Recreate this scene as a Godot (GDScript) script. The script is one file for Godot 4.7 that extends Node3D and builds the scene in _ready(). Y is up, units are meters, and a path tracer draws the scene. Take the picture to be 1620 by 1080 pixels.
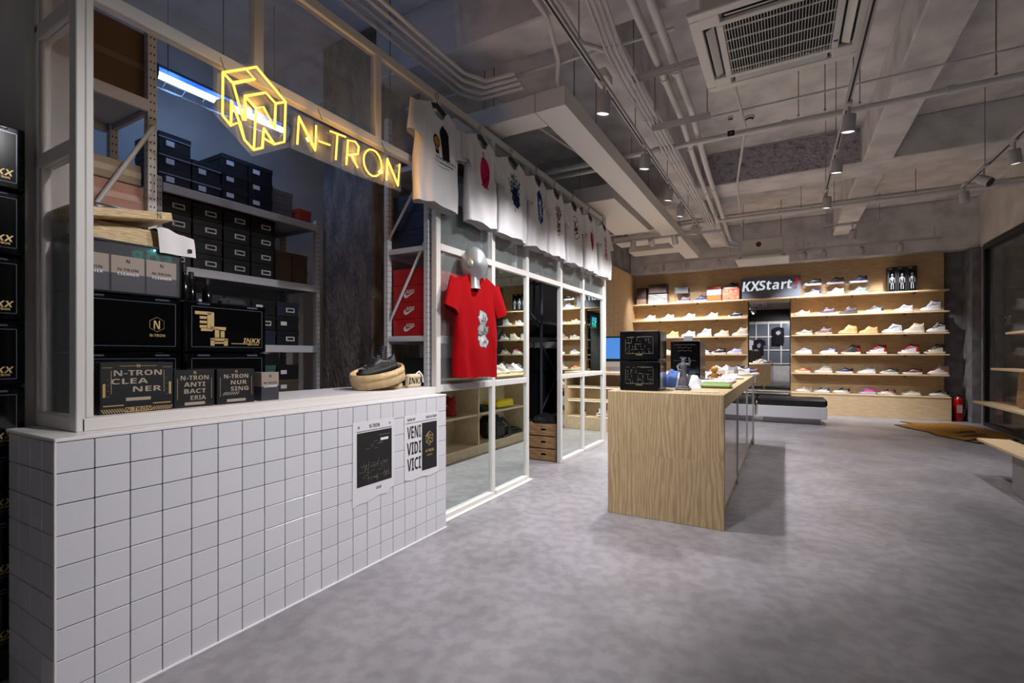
extends Node3D
# A sneaker shop at night. Lengths in metres; P(x, y, z) takes x to the right of the tiled wall, y up, z along the shop away from the entrance.
const FLAT := -1
var taken := {}
var M := {}
var cache := {}
var rng := RandomNumberGenerator.new()

func P(x: float, y: float, z: float) -> Vector3:
	return Vector3(x, y, -z)

func V2(x: float, y: float) -> Vector2:
	return Vector2(x, y)

# ---------- naming ----------
func numbered(called: String) -> String:
	var n: int = taken.get(called, 0)
	taken[called] = n + 1
	return called if n == 0 else "%s_%03d" % [called, n]

func tag(o: Node3D, label: String, category: String, group := "") -> Node3D:
	o.set_meta("label", label)
	if category:
		o.set_meta("category", category)
	if group:
		o.set_meta("group", group)
	return o

func thing(called: String, label: String, category: String, at := Vector3.ZERO, turn := 0.0, group := "") -> Node3D:
	var o := Node3D.new()
	o.name = numbered(called)
	add_child(o)
	o.position = at
	o.rotation.y = turn
	o.set_meta("base", called)
	return tag(o, label, category, group)

func setting(called: String, label: String) -> Node3D:
	var o := Node3D.new()
	o.name = numbered(called)
	add_child(o)
	o.set_meta("kind", "structure")
	o.set_meta("label", label)
	return o

func copy(o: Node3D, at: Vector3, turn: float, label := "", group := "") -> Node3D:
	var c: Node3D = o.duplicate()
	c.name = numbered(String(o.get_meta("base")))
	add_child(c)
	c.position = at
	c.rotation = Vector3(0, turn, 0)
	if label:
		c.set_meta("label", label)
	if group:
		c.set_meta("group", group)
	return c

# ---------- shapes ----------
func st() -> SurfaceTool:
	var s := SurfaceTool.new()
	s.begin(Mesh.PRIMITIVE_TRIANGLES)
	s.set_smooth_group(0)
	return s

func tri(s: SurfaceTool, a: Vector3, b: Vector3, c: Vector3, out: Vector3) -> void:
	if (a - c).cross(a - b).dot(out) < 0.0:
		var k := b
		b = c
		c = k
	s.add_vertex(a)
	s.add_vertex(b)
	s.add_vertex(c)

func quad(s: SurfaceTool, a: Vector3, b: Vector3, c: Vector3, d: Vector3, out: Vector3) -> void:
	tri(s, a, b, c, out)
	tri(s, a, c, d, out)

func put(called: String, s, m: Material, parent: Node = self, flat := false) -> MeshInstance3D:
	var o := MeshInstance3D.new()
	o.name = numbered(called) if parent == self else called
	if s is SurfaceTool:
		s.generate_normals()
		o.mesh = s.commit()
	else:
		o.mesh = s
	o.material_override = m
	parent.add_child(o, true)
	return o

# box with chamfered edges, flat shaded, around c
func box_into(s: SurfaceTool, c: Vector3, size: Vector3, bev := 0.0) -> void:
	s.set_smooth_group(FLAT)
	var h := size * 0.5
	bev = minf(bev, minf(h.x, minf(h.y, h.z)) * 0.9)
	var ax := [Vector3.RIGHT, Vector3.UP, Vector3.BACK]
	for i in 3:
		for sg in [-1.0, 1.0]:
			var n: Vector3 = ax[i] * sg
			var u: Vector3 = ax[(i + 1) % 3]
			var v: Vector3 = ax[(i + 2) % 3]
			var hu: float = h[(i + 1) % 3] - bev
			var hv: float = h[(i + 2) % 3] - bev
			var o: Vector3 = c + n * h[i]
			quad(s, o - u * hu - v * hv, o + u * hu - v * hv, o + u * hu + v * hv, o - u * hu + v * hv, n)
	if bev > 0.0:
		for i in 3:
			var w: Vector3 = ax[i]
			var u: Vector3 = ax[(i + 1) % 3]
			var v: Vector3 = ax[(i + 2) % 3]
			var hw: float = h[i] - bev
			for a in [-1.0, 1.0]:
				for b in [-1.0, 1.0]:
					var p1: Vector3 = c + u * a * h[(i + 1) % 3] + v * b * (h[(i + 2) % 3] - bev)
					var p2: Vector3 = c + u * a * (h[(i + 1) % 3] - bev) + v * b * h[(i + 2) % 3]
					quad(s, p1 - w * hw, p1 + w * hw, p2 + w * hw, p2 - w * hw, u * a + v * b)
		for a in [-1.0, 1.0]:
			for b in [-1.0, 1.0]:
				for d in [-1.0, 1.0]:
					var k := Vector3(a, b, d)
					var q := k * (h - Vector3.ONE * bev)
					tri(s, c + q + Vector3(a * bev, 0, 0), c + q + Vector3(0, b * bev, 0), c + q + Vector3(0, 0, d * bev), k)
	s.set_smooth_group(0)

func box_mesh(size: Vector3, bev: float) -> Mesh:
	var key := "%.4f %.4f %.4f %.4f" % [size.x, size.y, size.z, bev]
	if not cache.has(key):
		var s := st()
		box_into(s, Vector3.ZERO, size, bev)
		s.generate_normals()
		cache[key] = s.commit()
	return cache[key]

func bx(called: String, c: Vector3, size: Vector3, m: Material, parent: Node = self, bev := 0.003) -> MeshInstance3D:
	var o := put(called, box_mesh(size, bev), m, parent)
	o.position = c
	return o

# box given by its ranges in shop coordinates
func rng_box(called: String, x0: float, x1: float, y0: float, y1: float, z0: float, z1: float, m: Material, parent: Node = self, bev := 0.003) -> MeshInstance3D:
	var o := bx(called, P((x0 + x1) / 2, (y0 + y1) / 2, (z0 + z1) / 2), Vector3(x1 - x0, y1 - y0, z1 - z0), m, parent, bev)
	if parent != self and parent is Node3D:
		o.position -= parent.position
	return o

func tube_into(s: SurfaceTool, pts: Array, r, sides := 8, closed := false) -> void:
	var n := pts.size()
	var rings := []
	var up := Vector3.ZERO
	for i in n:
		var a: Vector3 = pts[(i - 1 + n) % n] if closed else pts[maxi(i - 1, 0)]
		var b: Vector3 = pts[(i + 1) % n] if closed else pts[mini(i + 1, n - 1)]
		var t := (b - a).normalized()
		if up == Vector3.ZERO:
			up = Vector3.UP if absf(t.y) < 0.9 else Vector3.RIGHT
		var side := t.cross(up)
		if side.length() < 1e-4:
			side = t.cross(Vector3(0.3, 0.5, 0.8))
		side = side.normalized()
		up = side.cross(t).normalized()
		var rr: float = r[i] if r is Array else r
		if not closed and i > 0 and i < n - 1:
			var d1: Vector3 = (pts[i] - pts[i - 1]).normalized()
			rr /= clampf(d1.dot(t), 0.6, 1.0)
		var ring := []
		for k in sides:
			var an := TAU * k / sides
			ring.append(pts[i] + (side * cos(an) + up * sin(an)) * rr)
		rings.append(ring)
	for i in (n if closed else n - 1):
		var j := (i + 1) % n
		for k in sides:
			var l := (k + 1) % sides
			var mid: Vector3 = (pts[i] + pts[j]) * 0.5
			quad(s, rings[i][k], rings[i][l], rings[j][l], rings[j][k], (rings[i][k] + rings[i][l] + rings[j][l] + rings[j][k]) * 0.25 - mid)
	if not closed:
		s.set_smooth_group(FLAT)
		for e in [0, n - 1]:
			var o: Vector3 = pts[e] - pts[1 if e == 0 else n - 2]
			for k in range(1, sides - 1):
				tri(s, rings[e][0], rings[e][k], rings[e][k + 1], o)
		s.set_smooth_group(0)

func tube(called: String, pts: Array, r, m: Material, parent: Node = self, sides := 8, closed := false) -> MeshInstance3D:
	var s := st()
	tube_into(s, pts, r, sides, closed)
	return put(called, s, m, parent)

# profile of (radius, height) turned about y
func lathe_into(s: SurfaceTool, prof: Array, sides := 20, at := Vector3.ZERO, bas := Basis.IDENTITY) -> void:
	for i in prof.size() - 1:
		var a: Vector2 = prof[i]
		var b: Vector2 = prof[i + 1]
		var nn := Vector2(b.y - a.y, a.x - b.x)
		for k in sides:
			var t0 := TAU * k / sides
			var t1 := TAU * (k + 1) / sides
			var d := Vector3(cos((t0 + t1) / 2), 0, sin((t0 + t1) / 2))
			var q := [Vector3(a.x * cos(t0), a.y, a.x * sin(t0)), Vector3(a.x * cos(t1), a.y, a.x * sin(t1)), Vector3(b.x * cos(t1), b.y, b.x * sin(t1)), Vector3(b.x * cos(t0), b.y, b.x * sin(t0))]
			var out := bas * (d * nn.x + Vector3.UP * nn.y)
			for e in 4:
				q[e] = at + bas * q[e]
			if a.x > 1e-5:
				tri(s, q[0], q[1], q[2], out)
			if b.x > 1e-5:
				tri(s, q[0], q[2], q[3], out)
			elif a.x > 1e-5:
				pass

func lathe(called: String, prof: Array, m: Material, parent: Node = self, sides := 20, at := Vector3.ZERO) -> MeshInstance3D:
	var s := st()
	lathe_into(s, prof, sides)
	var o := put(called, s, m, parent)
	o.position = at
	return o

# outline in local x and y, pulled out along z from z0 to z1
func slab_into(s: SurfaceTool, poly: Array, z0: float, z1: float) -> void:
	s.set_smooth_group(FLAT)
	var pk := PackedVector2Array(poly)
	var idx := Geometry2D.triangulate_polygon(pk)
	for i in range(0, idx.size(), 3):
		for e in [[z1, 1.0], [z0, -1.0]]:
			var z: float = e[0]
			tri(s, Vector3(pk[idx[i]].x, pk[idx[i]].y, z), Vector3(pk[idx[i + 1]].x, pk[idx[i + 1]].y, z), Vector3(pk[idx[i + 2]].x, pk[idx[i + 2]].y, z), Vector3(0, 0, e[1]))
	var cw := Geometry2D.is_polygon_clockwise(pk)
	for i in pk.size():
		var a := pk[i]
		var b := pk[(i + 1) % pk.size()]
		var d := b - a
		var o := Vector3(-d.y, d.x, 0) if cw else Vector3(d.y, -d.x, 0)
		quad(s, Vector3(a.x, a.y, z0), Vector3(b.x, b.y, z0), Vector3(b.x, b.y, z1), Vector3(a.x, a.y, z1), o)
	s.set_smooth_group(0)

func slab(called: String, poly: Array, z0: float, z1: float, m: Material, parent: Node = self) -> MeshInstance3D:
	var s := st()
	slab_into(s, poly, z0, z1)
	return put(called, s, m, parent)

# smooth sheet through fn(u, v), u and v from 0 to 1; uv set when asked
func sheet_into(s: SurfaceTool, nu: int, nv: int, fn: Callable, inside: Vector3, uvf = null) -> void:
	var g := []
	for j in nv + 1:
		var row := []
		for i in nu + 1:
			row.append(fn.call(float(i) / nu, float(j) / nv))
		g.append(row)
	# one winding for the whole sheet, so that folds stay smooth
	var facing := 0.0
	for j in nv:
		for i in nu:
			var a: Vector3 = g[j][i]
			var c: Vector3 = g[j + 1][i + 1]
			facing += (a - c).cross(a - g[j][i + 1]).dot((a + c) * 0.5 - inside) + (a - g[j + 1][i]).cross(a - c).dot((a + c) * 0.5 - inside)
	for j in nv:
		for i in nu:
			var a: Vector3 = g[j][i]
			var b: Vector3 = g[j][i + 1]
			var c: Vector3 = g[j + 1][i + 1]
			var d: Vector3 = g[j + 1][i]
			var order := [[a, b, c], [a, c, d]]
			var uvs := [[Vector2(i, j), Vector2(i + 1, j), Vector2(i + 1, j + 1)], [Vector2(i, j), Vector2(i + 1, j + 1), Vector2(i, j + 1)]]
			for q in 2:
				var t: Array = order[q]
				var w: Array = uvs[q]
				if facing < 0.0:
					t = [t[0], t[2], t[1]]
					w = [w[0], w[2], w[1]]
				for e in 3:
					if uvf:
						s.set_uv(uvf.call(w[e].x / nu, w[e].y / nv, t[e]))
					s.add_vertex(t[e])

func text(parent: Node, words: String, cap: float, at: Vector3, m: Material, turn := 0.0, wide := 1.0, slant := 0.0, mono := "Droid Sans", called := "lettering") -> MeshInstance3D:
	var key := "txt " + words + mono
	if not cache.has(key):
		var f := SystemFont.new()
		f.font_names = PackedStringArray([mono])
		f.font_weight = 700
		var t := TextMesh.new()
		t.text = words
		t.font = f
		t.font_size = 48
		t.pixel_size = 1.0 / (0.72 * 48.0)
		t.depth = 0.0
		t.curve_step = 2.0
		cache[key] = t
	var o := put(called, cache[key], m, parent)
	o.transform = Transform3D(Basis(Vector3.UP, turn) * Basis(Vector3(cap * wide, 0, 0), Vector3(slant * cap, cap, 0), Vector3(0, 0, 0.0015)), at)
	return o

# ---------- materials ----------
func mat(key: String, col: Color, rough := 0.6, metal := 0.0) -> StandardMaterial3D:
	var m := StandardMaterial3D.new()
	m.resource_name = key
	m.albedo_color = col
	m.roughness = rough
	m.metallic = metal
	M[key] = m
	return m

func paint(col: Color, rough := 0.6) -> StandardMaterial3D:
	var key := "paint " + col.to_html() + " %.2f" % rough
	return M[key] if M.has(key) else mat(key, col, rough)

func glow(key: String, col: Color, e: float) -> StandardMaterial3D:
	var m := mat(key, Color(0.1, 0.1, 0.1), 0.5)
	m.emission_enabled = true
	m.emission = col
	m.emission_energy_multiplier = e
	return m

func noise(freq: float, seed_: int, oct := 5, type := FastNoiseLite.TYPE_SIMPLEX_SMOOTH) -> FastNoiseLite:
	var n := FastNoiseLite.new()
	n.noise_type = type
	n.frequency = freq
	n.seed = seed_
	n.fractal_octaves = oct
	return n

func ramp(cols: Array, offs: Array) -> Gradient:
	var g := Gradient.new()
	g.colors = PackedColorArray(cols)
	g.offsets = PackedFloat32Array(offs)
	return g

func noise_tex(n: FastNoiseLite, g: Gradient, size := 512, bump := 0.0) -> NoiseTexture2D:
	var t := NoiseTexture2D.new()
	t.width = size
	t.height = size
	t.seamless = true
	t.noise = n
	if bump > 0.0:
		t.as_normal_map = true
		t.bump_strength = bump
	else:
		t.color_ramp = g
	return t

func grey(a: float) -> Color:
	return Color(a, a, a)

func tri_map(m: StandardMaterial3D, scale: Vector3, world := true) -> void:
	m.uv1_triplanar = true
	m.uv1_world_triplanar = world
	m.uv1_scale = scale

# flat cut ash board: long rings with a few arches, grain along v
func wood_image(light: Color, dark: Color, seed_: int, w := 256, h := 512) -> ImageTexture:
	var im := Image.create(w, h, false, Image.FORMAT_RGB8)
	var n1 := noise(0.012, seed_, 3)
	var n2 := noise(0.25, seed_ + 1, 2)
	for y in h:
		for x in w:
			var fx := float(x) / w
			var fy := float(y) / h
			var bend := n1.get_noise_2d(x * 1.6, y * 0.35) * 0.5
			var plank := fposmod(fx * 3.0, 1.0) - 0.5
			var arch := absf(plank) * 5.0 + sin(fy * TAU) * 0.5 * exp(-plank * plank * 22.0) + bend * 1.5
			var ring := 0.5 + 0.5 * sin(arch * 14.0)
			var fine := n2.get_noise_2d(x * 4.0, y * 0.12)
			var k := clampf(0.28 + 0.45 * pow(ring, 2.0) + fine * 0.35, 0.0, 1.0)
			im.set_pixel(x, y, light.lerp(dark, k))
	return ImageTexture.create_from_image(im)

func make_materials() -> void:
	# polished concrete floor: cloudy grey with trowel marks
	var m := mat("floor_concrete", Color(1, 1, 1), 0.42)
	m.albedo_texture = noise_tex(noise(0.004, 3, 8), ramp([Color(0.51, 0.5, 0.515), Color(0.545, 0.535, 0.55), Color(0.565, 0.555, 0.57), Color(0.59, 0.58, 0.595)], [0.15, 0.42, 0.6, 0.88]), 1024)
	m.roughness_texture = noise_tex(noise(0.008, 9, 5), ramp([grey(0.7), grey(1.0)], [0.25, 0.75]), 512)
	m.detail_enabled = true
	m.detail_albedo = noise_tex(noise(0.03, 12, 8), ramp([Color(0.92, 0.915, 0.92), Color(1, 1, 1)], [0.3, 0.65]), 1024)
	m.detail_blend_mode = BaseMaterial3D.BLEND_MODE_MUL
	m.normal_enabled = true
	m.normal_scale = 0.15
	m.normal_texture = noise_tex(noise(0.03, 14, 5), null, 512, 2.0)
	tri_map(m, Vector3(0.31, 0.31, 0.31))
	# painted rough ceiling concrete
	m = mat("ceiling_paint", Color(1, 1, 1), 0.9)
	m.albedo_texture = noise_tex(noise(0.01, 21, 6), ramp([Color(0.76, 0.75, 0.755), Color(0.82, 0.81, 0.815), Color(0.86, 0.85, 0.855)], [0.2, 0.5, 0.8]), 512)
	m.normal_enabled = true
	m.normal_scale = 0.5
	m.normal_texture = noise_tex(noise(0.02, 23, 6), null, 512, 4.0)
	tri_map(m, Vector3(0.45, 0.45, 0.45))
	# bare beam face with pits
	m = mat("beam_rough", Color(1, 1, 1), 0.95)
	m.albedo_texture = noise_tex(noise(0.03, 31, 6), ramp([Color(0.5, 0.48, 0.49), Color(0.64, 0.62, 0.65), Color(0.68, 0.665, 0.69)], [0.18, 0.34, 0.8]), 512)
	m.normal_enabled = true
	m.normal_scale = 1.0
	m.normal_texture = noise_tex(noise(0.05, 33, 6), null, 512, 6.0)
	tri_map(m, Vector3(0.6, 0.6, 0.6))
	# dark stained column
	m = mat("column_concrete", Color(1, 1, 1), 0.85)
	m.albedo_texture = noise_tex(noise(0.015, 41, 6), ramp([Color(0.42, 0.39, 0.37), Color(0.5, 0.46, 0.43), Color(0.56, 0.52, 0.475)], [0.25, 0.5, 0.8]), 512)
	m.normal_enabled = true
	m.normal_texture = noise_tex(noise(0.06, 43, 5), null, 512, 5.0)
	tri_map(m, Vector3(0.9, 0.3, 0.9))
	# grey plaster of the far wall and piers
	m = mat("plaster_grey", Color(1, 1, 1), 0.9)
	m.albedo_texture = noise_tex(noise(0.012, 51, 5), ramp([Color(0.42, 0.415, 0.43), Color(0.52, 0.515, 0.53)], [0.25, 0.8]), 512)
	tri_map(m, Vector3(0.5, 0.5, 0.5))
	m = mat("plaster_white", Color(1, 1, 1), 0.85)
	m.albedo_texture = noise_tex(noise(0.01, 53, 4), ramp([Color(0.72, 0.715, 0.715), Color(0.8, 0.795, 0.79)], [0.25, 0.8]), 256)
	tri_map(m, Vector3(0.5, 0.5, 0.5))
	# woods
	m = mat("wood_counter", Color(1, 1, 1), 0.5)
	m.albedo_texture = wood_image(Color(0.78, 0.69, 0.535), Color(0.565, 0.48, 0.345), 5)
	tri_map(m, Vector3(1.25, 0.4, 1.25), false)
	m = mat("wood_wall", Color(1, 1, 1), 0.6)
	m.albedo_texture = noise_tex(noise(0.02, 61, 4), ramp([Color(0.71, 0.595, 0.44), Color(0.79, 0.68, 0.515)], [0.25, 0.75]), 512)
	tri_map(m, Vector3(0.35, 4.0, 0.35))
	m = mat("wood_shelf", Color(1, 1, 1), 0.55)
	m.albedo_texture = noise_tex(noise(0.02, 63, 4), ramp([Color(0.75, 0.65, 0.5), Color(0.83, 0.735, 0.58)], [0.25, 0.75]), 512)
	tri_map(m, Vector3(0.4, 5.0, 3.0))
	m = mat("wood_pale", Color(1, 1, 1), 0.55)
	m.albedo_texture = noise_tex(noise(0.02, 65, 4), ramp([Color(0.72, 0.63, 0.51), Color(0.8, 0.715, 0.6)], [0.25, 0.75]), 512)
	tri_map(m, Vector3(6.0, 0.7, 6.0))
	m = mat("bamboo", Color(1, 1, 1), 0.5)
	m.albedo_texture = noise_tex(noise(0.03, 67, 4), ramp([Color(0.72, 0.6, 0.42), Color(0.85, 0.75, 0.57)], [0.3, 0.7]), 256)
	tri_map(m, Vector3(2.0, 20.0, 2.0), false)
	m = mat("crate_wood", Color(1, 1, 1), 0.7)
	m.albedo_texture = noise_tex(noise(0.03, 69, 4), ramp([Color(0.5, 0.38, 0.25), Color(0.66, 0.53, 0.37)], [0.3, 0.7]), 256)
	tri_map(m, Vector3(1.0, 9.0, 1.0), false)
	m = mat("cardboard", Color(0.5, 0.4, 0.29), 0.85)
	# paint, metal, glass
	mat("frame_white", Color(0.8, 0.79, 0.775), 0.45)
	mat("grout", Color(0.13, 0.12, 0.14), 0.9)
	mat("sill_white", Color(0.85, 0.845, 0.85), 0.35)
	for k in 4:
		mat("tile_%d" % k, Color(0.775 + 0.006 * k, 0.775 + 0.006 * k, 0.797 + 0.005 * k), 0.22)
	mat("steel_white", Color(0.72, 0.73, 0.75), 0.4)
	mat("hole", Color(0.05, 0.05, 0.06), 0.9)
	mat("pipe_paint", Color(0.8, 0.79, 0.79), 0.6)
	mat("duct", Color(0.84, 0.83, 0.82), 0.6)
	mat("galvanised", Color(0.6, 0.6, 0.6), 0.4, 0.8)
	mat("black_matte", Color(0.045, 0.045, 0.05), 0.6)
	mat("black_gloss", Color(0.02, 0.021, 0.026), 0.1)
	mat("black_shell", Color(0.03, 0.03, 0.036), 0.25)
	mat("black_box", Color(0.055, 0.06, 0.075), 0.45)
	mat("navy_box", Color(0.09, 0.12, 0.2), 0.5)
	mat("red_box", Color(0.7, 0.06, 0.07), 0.5)
	mat("white_print", Color(0.88, 0.88, 0.88), 0.6)
	mat("gold_print", Color(0.72, 0.62, 0.42), 0.4, 0.3)
	mat("grey_print", Color(0.4, 0.385, 0.35), 0.6)
	mat("black_print", Color(0.05, 0.05, 0.055), 0.7)
	mat("sticker", Color(0.82, 0.83, 0.85), 0.6)
	mat("white_cloth", Color(0.86, 0.855, 0.86), 0.9)
	mat("white_plastic", Color(0.82, 0.815, 0.8), 0.4)
	mat("ac_dark", Color(0.12, 0.105, 0.1), 0.8)
	mat("lamp_body", Color(0.72, 0.71, 0.715), 0.45)
	mat("chrome", Color(0.85, 0.86, 0.87), 0.15, 1.0)
	mat("silver_paint", Color(0.68, 0.69, 0.7), 0.38, 0.55)
	m = mat("mirror", Color(0.86, 0.9, 0.875), 0.01, 1.0)
	m = mat("glass", Color(0.9, 0.95, 0.94, 0.08), 0.02)
	m.transparency = BaseMaterial3D.TRANSPARENCY_ALPHA
	m = mat("window_glass", Color(0.9, 0.93, 0.95, 0.06), 0.02)
	m.transparency = BaseMaterial3D.TRANSPARENCY_ALPHA
	m.metallic_specular = 0.3
	m = mat("acrylic", Color(0.9, 0.92, 0.95, 0.05), 0.03)
	m.transparency = BaseMaterial3D.TRANSPARENCY_ALPHA
	m = mat("smoked_glass", Color(0.02, 0.02, 0.025, 0.55), 0.04)
	m.transparency = BaseMaterial3D.TRANSPARENCY_ALPHA

# ---------- shoes: toe towards -x, heel towards +x, sole on y = 0 ----------
func lerp_table(t: Array, s: float) -> float:
	for i in t.size() - 1:
		if s <= t[i + 1][0]:
			var k: float = (s - t[i][0]) / (t[i + 1][0] - t[i][0])
			return lerpf(t[i][1], t[i + 1][1], k * k * (3.0 - 2.0 * k))
	return t[-1][1]

const TOPS := {
	"low": [[0.0, 0.048], [0.1, 0.057], [0.3, 0.07], [0.46, 0.1], [0.53, 0.118], [0.62, 0.098], [0.78, 0.08], [0.9, 0.088], [1.0, 0.102]],
	"mid": [[0.0, 0.05], [0.1, 0.06], [0.28, 0.074], [0.46, 0.12], [0.54, 0.146], [0.62, 0.13], [0.78, 0.112], [0.9, 0.118], [1.0, 0.132]],
	"high": [[0.0, 0.05], [0.1, 0.062], [0.28, 0.078], [0.44, 0.13], [0.54, 0.178], [0.63, 0.166], [0.8, 0.148], [0.92, 0.154], [1.0, 0.164]],
}

func shoe_half(s: float) -> float:
	return 0.05 * pow(maxf(sin(PI * clampf(s, 0.0, 1.0)), 0.0), 0.38) * (1.0 - 0.26 * s) + 0.001

func shoe_point(kind: String, s: float, a: float, off: float) -> Vector3:
	var h: float = lerp_table(TOPS[kind], s)
	var base := 0.03
	var th := PI * a
	var up := pow(maxf(sin(th), 0.0), 0.62)
	var w := shoe_half(s) * (1.0 - 0.36 * up * up) - 0.001 + off
	var taper := 0.0
	if s > 0.9:
		taper = -(s - 0.9) * 0.1 * up
	if s < 0.1:
		taper = (0.1 - s) * 0.22 * up
	return Vector3((s - 0.5) * 0.29 + taper + (off if s > 0.95 else (-off if s < 0.05 else 0.0)), base + (h - base + off) * up, -cos(th) * w)

func shoe_panel(s: SurfaceTool, kind: String, s0: float, s1: float, a0: float, a1: float, off: float, nu := 6, nv := 4) -> void:
	sheet_into(s, nu, nv, func(u: float, v: float): return shoe_point(kind, lerpf(s0, s1, u), lerpf(a0, a1, v), off), Vector3((lerpf(s0, s1, 0.5) - 0.5) * 0.29, 0.035, 0))

func shoe_meshes(kind: String) -> Dictionary:
	if cache.has("shoe " + kind):
		return cache["shoe " + kind]
	var d := {}
	var s := st()
	var n := 22
	var ring := []
	for i in n + 1:
		ring.append(float(i) / n)
	var rim_lo := []
	var rim_hi := []
	for side in [1.0, -1.0]:
		for i in n:
			var q: float = ring[i] if side > 0.0 else 1.0 - ring[i]
			var w: float = (shoe_half(q) + 0.004) * side
			var lift := 0.014 * pow(maxf(0.22 - q, 0.0) / 0.22, 2.0)
			rim_lo.append(Vector3((q - 0.5) * 0.298, lift, w * 0.96))
			rim_hi.append(Vector3((q - 0.5) * 0.3, 0.033 + lift * 0.4 + (0.006 if q > 0.75 else 0.0), w))
	var c := rim_lo.size()
	for i in c:
		var j := (i + 1) % c
		var o: Vector3 = (rim_lo[i] + rim_lo[j]) * 0.5
		quad(s, rim_lo[i], rim_lo[j], rim_hi[j], rim_hi[i], Vector3(o.x * 0.2, 0, o.z))
		tri(s, rim_hi[i], rim_hi[j], Vector3(0, 0.034, 0), Vector3.UP)
		tri(s, rim_lo[i], rim_lo[j], Vector3(0, 0, 0), Vector3.DOWN)
	s.generate_normals()
	d.sole = s.commit()
	s = st()
	shoe_panel(s, kind, 0.004, 0.996, 0.0, 1.0, 0.0, 20, 12)
	s.generate_normals()
	d.upper = s.commit()
	s = st()
	shoe_panel(s, kind, 0.0, 0.17, 0.0, 1.0, 0.0015, 6, 8)
	s.generate_normals()
	d.toe_cap = s.commit()
	s = st()
	shoe_panel(s, kind, 0.84, 1.0, 0.0, 1.0, 0.0018, 5, 8)
	s.generate_normals()
	d.heel_counter = s.commit()
	s = st()
	shoe_panel(s, kind, 0.58, 0.99, 0.24, 0.76, 0.003, 6, 6)
	s.generate_normals()
	d.collar = s.commit()
	for sd in [0.0, 1.0]:
		s = st()
		shoe_panel(s, kind, 0.27, 0.58, 0.18 if sd == 0.0 else 0.6, 0.4 if sd == 0.0 else 0.82, 0.002, 6, 3)
		s.generate_normals()
		d["eyestay%d" % int(sd)] = s.commit()
		s = st()
		sheet_into(s, 12, 2, func(u: float, v: float):
			var wd := 0.085 * pow(1.0 - u, 0.8) * minf(1.0, u * 7.0 + 0.2)
			var a := 0.1 + 0.16 * u * u + 0.06 * pow(1.0 - u, 6.0) + (v - 0.2) * wd
			return shoe_point(kind, lerpf(0.36, 0.93, u), a if sd == 0.0 else 1.0 - a, 0.0034), Vector3(0.03, 0.05, 0))
		s.generate_normals()
		d["stripe%d" % int(sd)] = s.commit()
	s = st()
	for k in 6:
		var q := 0.3 + 0.048 * k
		shoe_panel(s, kind, q, q + 0.022, 0.36, 0.64, 0.005, 1, 5)
	s.generate_normals()
	d.laces = s.commit()
	s = st()
	shoe_panel(s, kind, 0.62, 0.93, 0.4, 0.6, 0.0045, 4, 3)
	s.generate_normals()
	d.lining = s.commit()
	cache["shoe " + kind] = d
	return d

# cols: upper, toe, heel, eyestay, stripe, sole
func shoe(kind: String, cols: Array, at: Vector3, turn: float, label: String, group: String, lace := Color(0.85, 0.84, 0.82)) -> Node3D:
	var d := shoe_meshes(kind)
	var t := thing("sneaker", label, "shoe", at, turn, group)
	put("sole", d.sole, paint(cols[5], 0.6), t)
	put("upper", d.upper, paint(cols[0], 0.65), t)
	put("toe_cap", d.toe_cap, paint(cols[1], 0.6), t)
	put("heel_counter", d.heel_counter, paint(cols[2], 0.6), t)
	for k in 2:
		put("eyestay", d["eyestay%d" % k], paint(cols[3], 0.6), t)
		put("side_stripe", d["stripe%d" % k], paint(cols[4], 0.5), t)
	if kind != "low":
		put("collar", d.collar, paint(cols[2], 0.6), t)
	put("laces", d.laces, paint(lace, 0.8), t)
	put("lining", d.lining, paint(Color(0.2, 0.19, 0.19), 0.9), t)
	return t

# ---------- hanging shirts: front towards +z, hanger hook at the origin ----------
func ell(im: Image, cx: float, cy: float, rx: float, ry: float, col: Color, rough := 0.0, sd := 1) -> void:
	var n := noise(0.05, sd, 3)
	for y in range(maxi(0, int(cy - ry * 1.4)), mini(im.get_height(), int(cy + ry * 1.4))):
		for x in range(maxi(0, int(cx - rx * 1.4)), mini(im.get_width(), int(cx + rx * 1.4))):
			var d := Vector2((x - cx) / rx, (y - cy) / ry).length() + rough * n.get_noise_2d(x, y)
			if d < 1.0:
				im.set_pixel(x, y, col)

func blot(im: Image, cx: float, cy: float, rx: float, ry: float, cols: Array, sd: int) -> void:
	var n := noise(0.045, sd, 4)
	var n2 := noise(0.06, sd + 7, 3)
	for y in range(int(cy - ry * 1.3), int(cy + ry * 1.3)):
		for x in range(int(cx - rx * 1.3), int(cx + rx * 1.3)):
			var d := Vector2((x - cx) / rx, (y - cy) / ry).length() + 0.75 * n.get_noise_2d(x, y)
			if d < 0.95:
				var k := clampf(0.5 + n2.get_noise_2d(x, y) * 1.1, 0.0, 0.999)
				im.set_pixel(x, y, cols[int(k * cols.size())])

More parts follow.
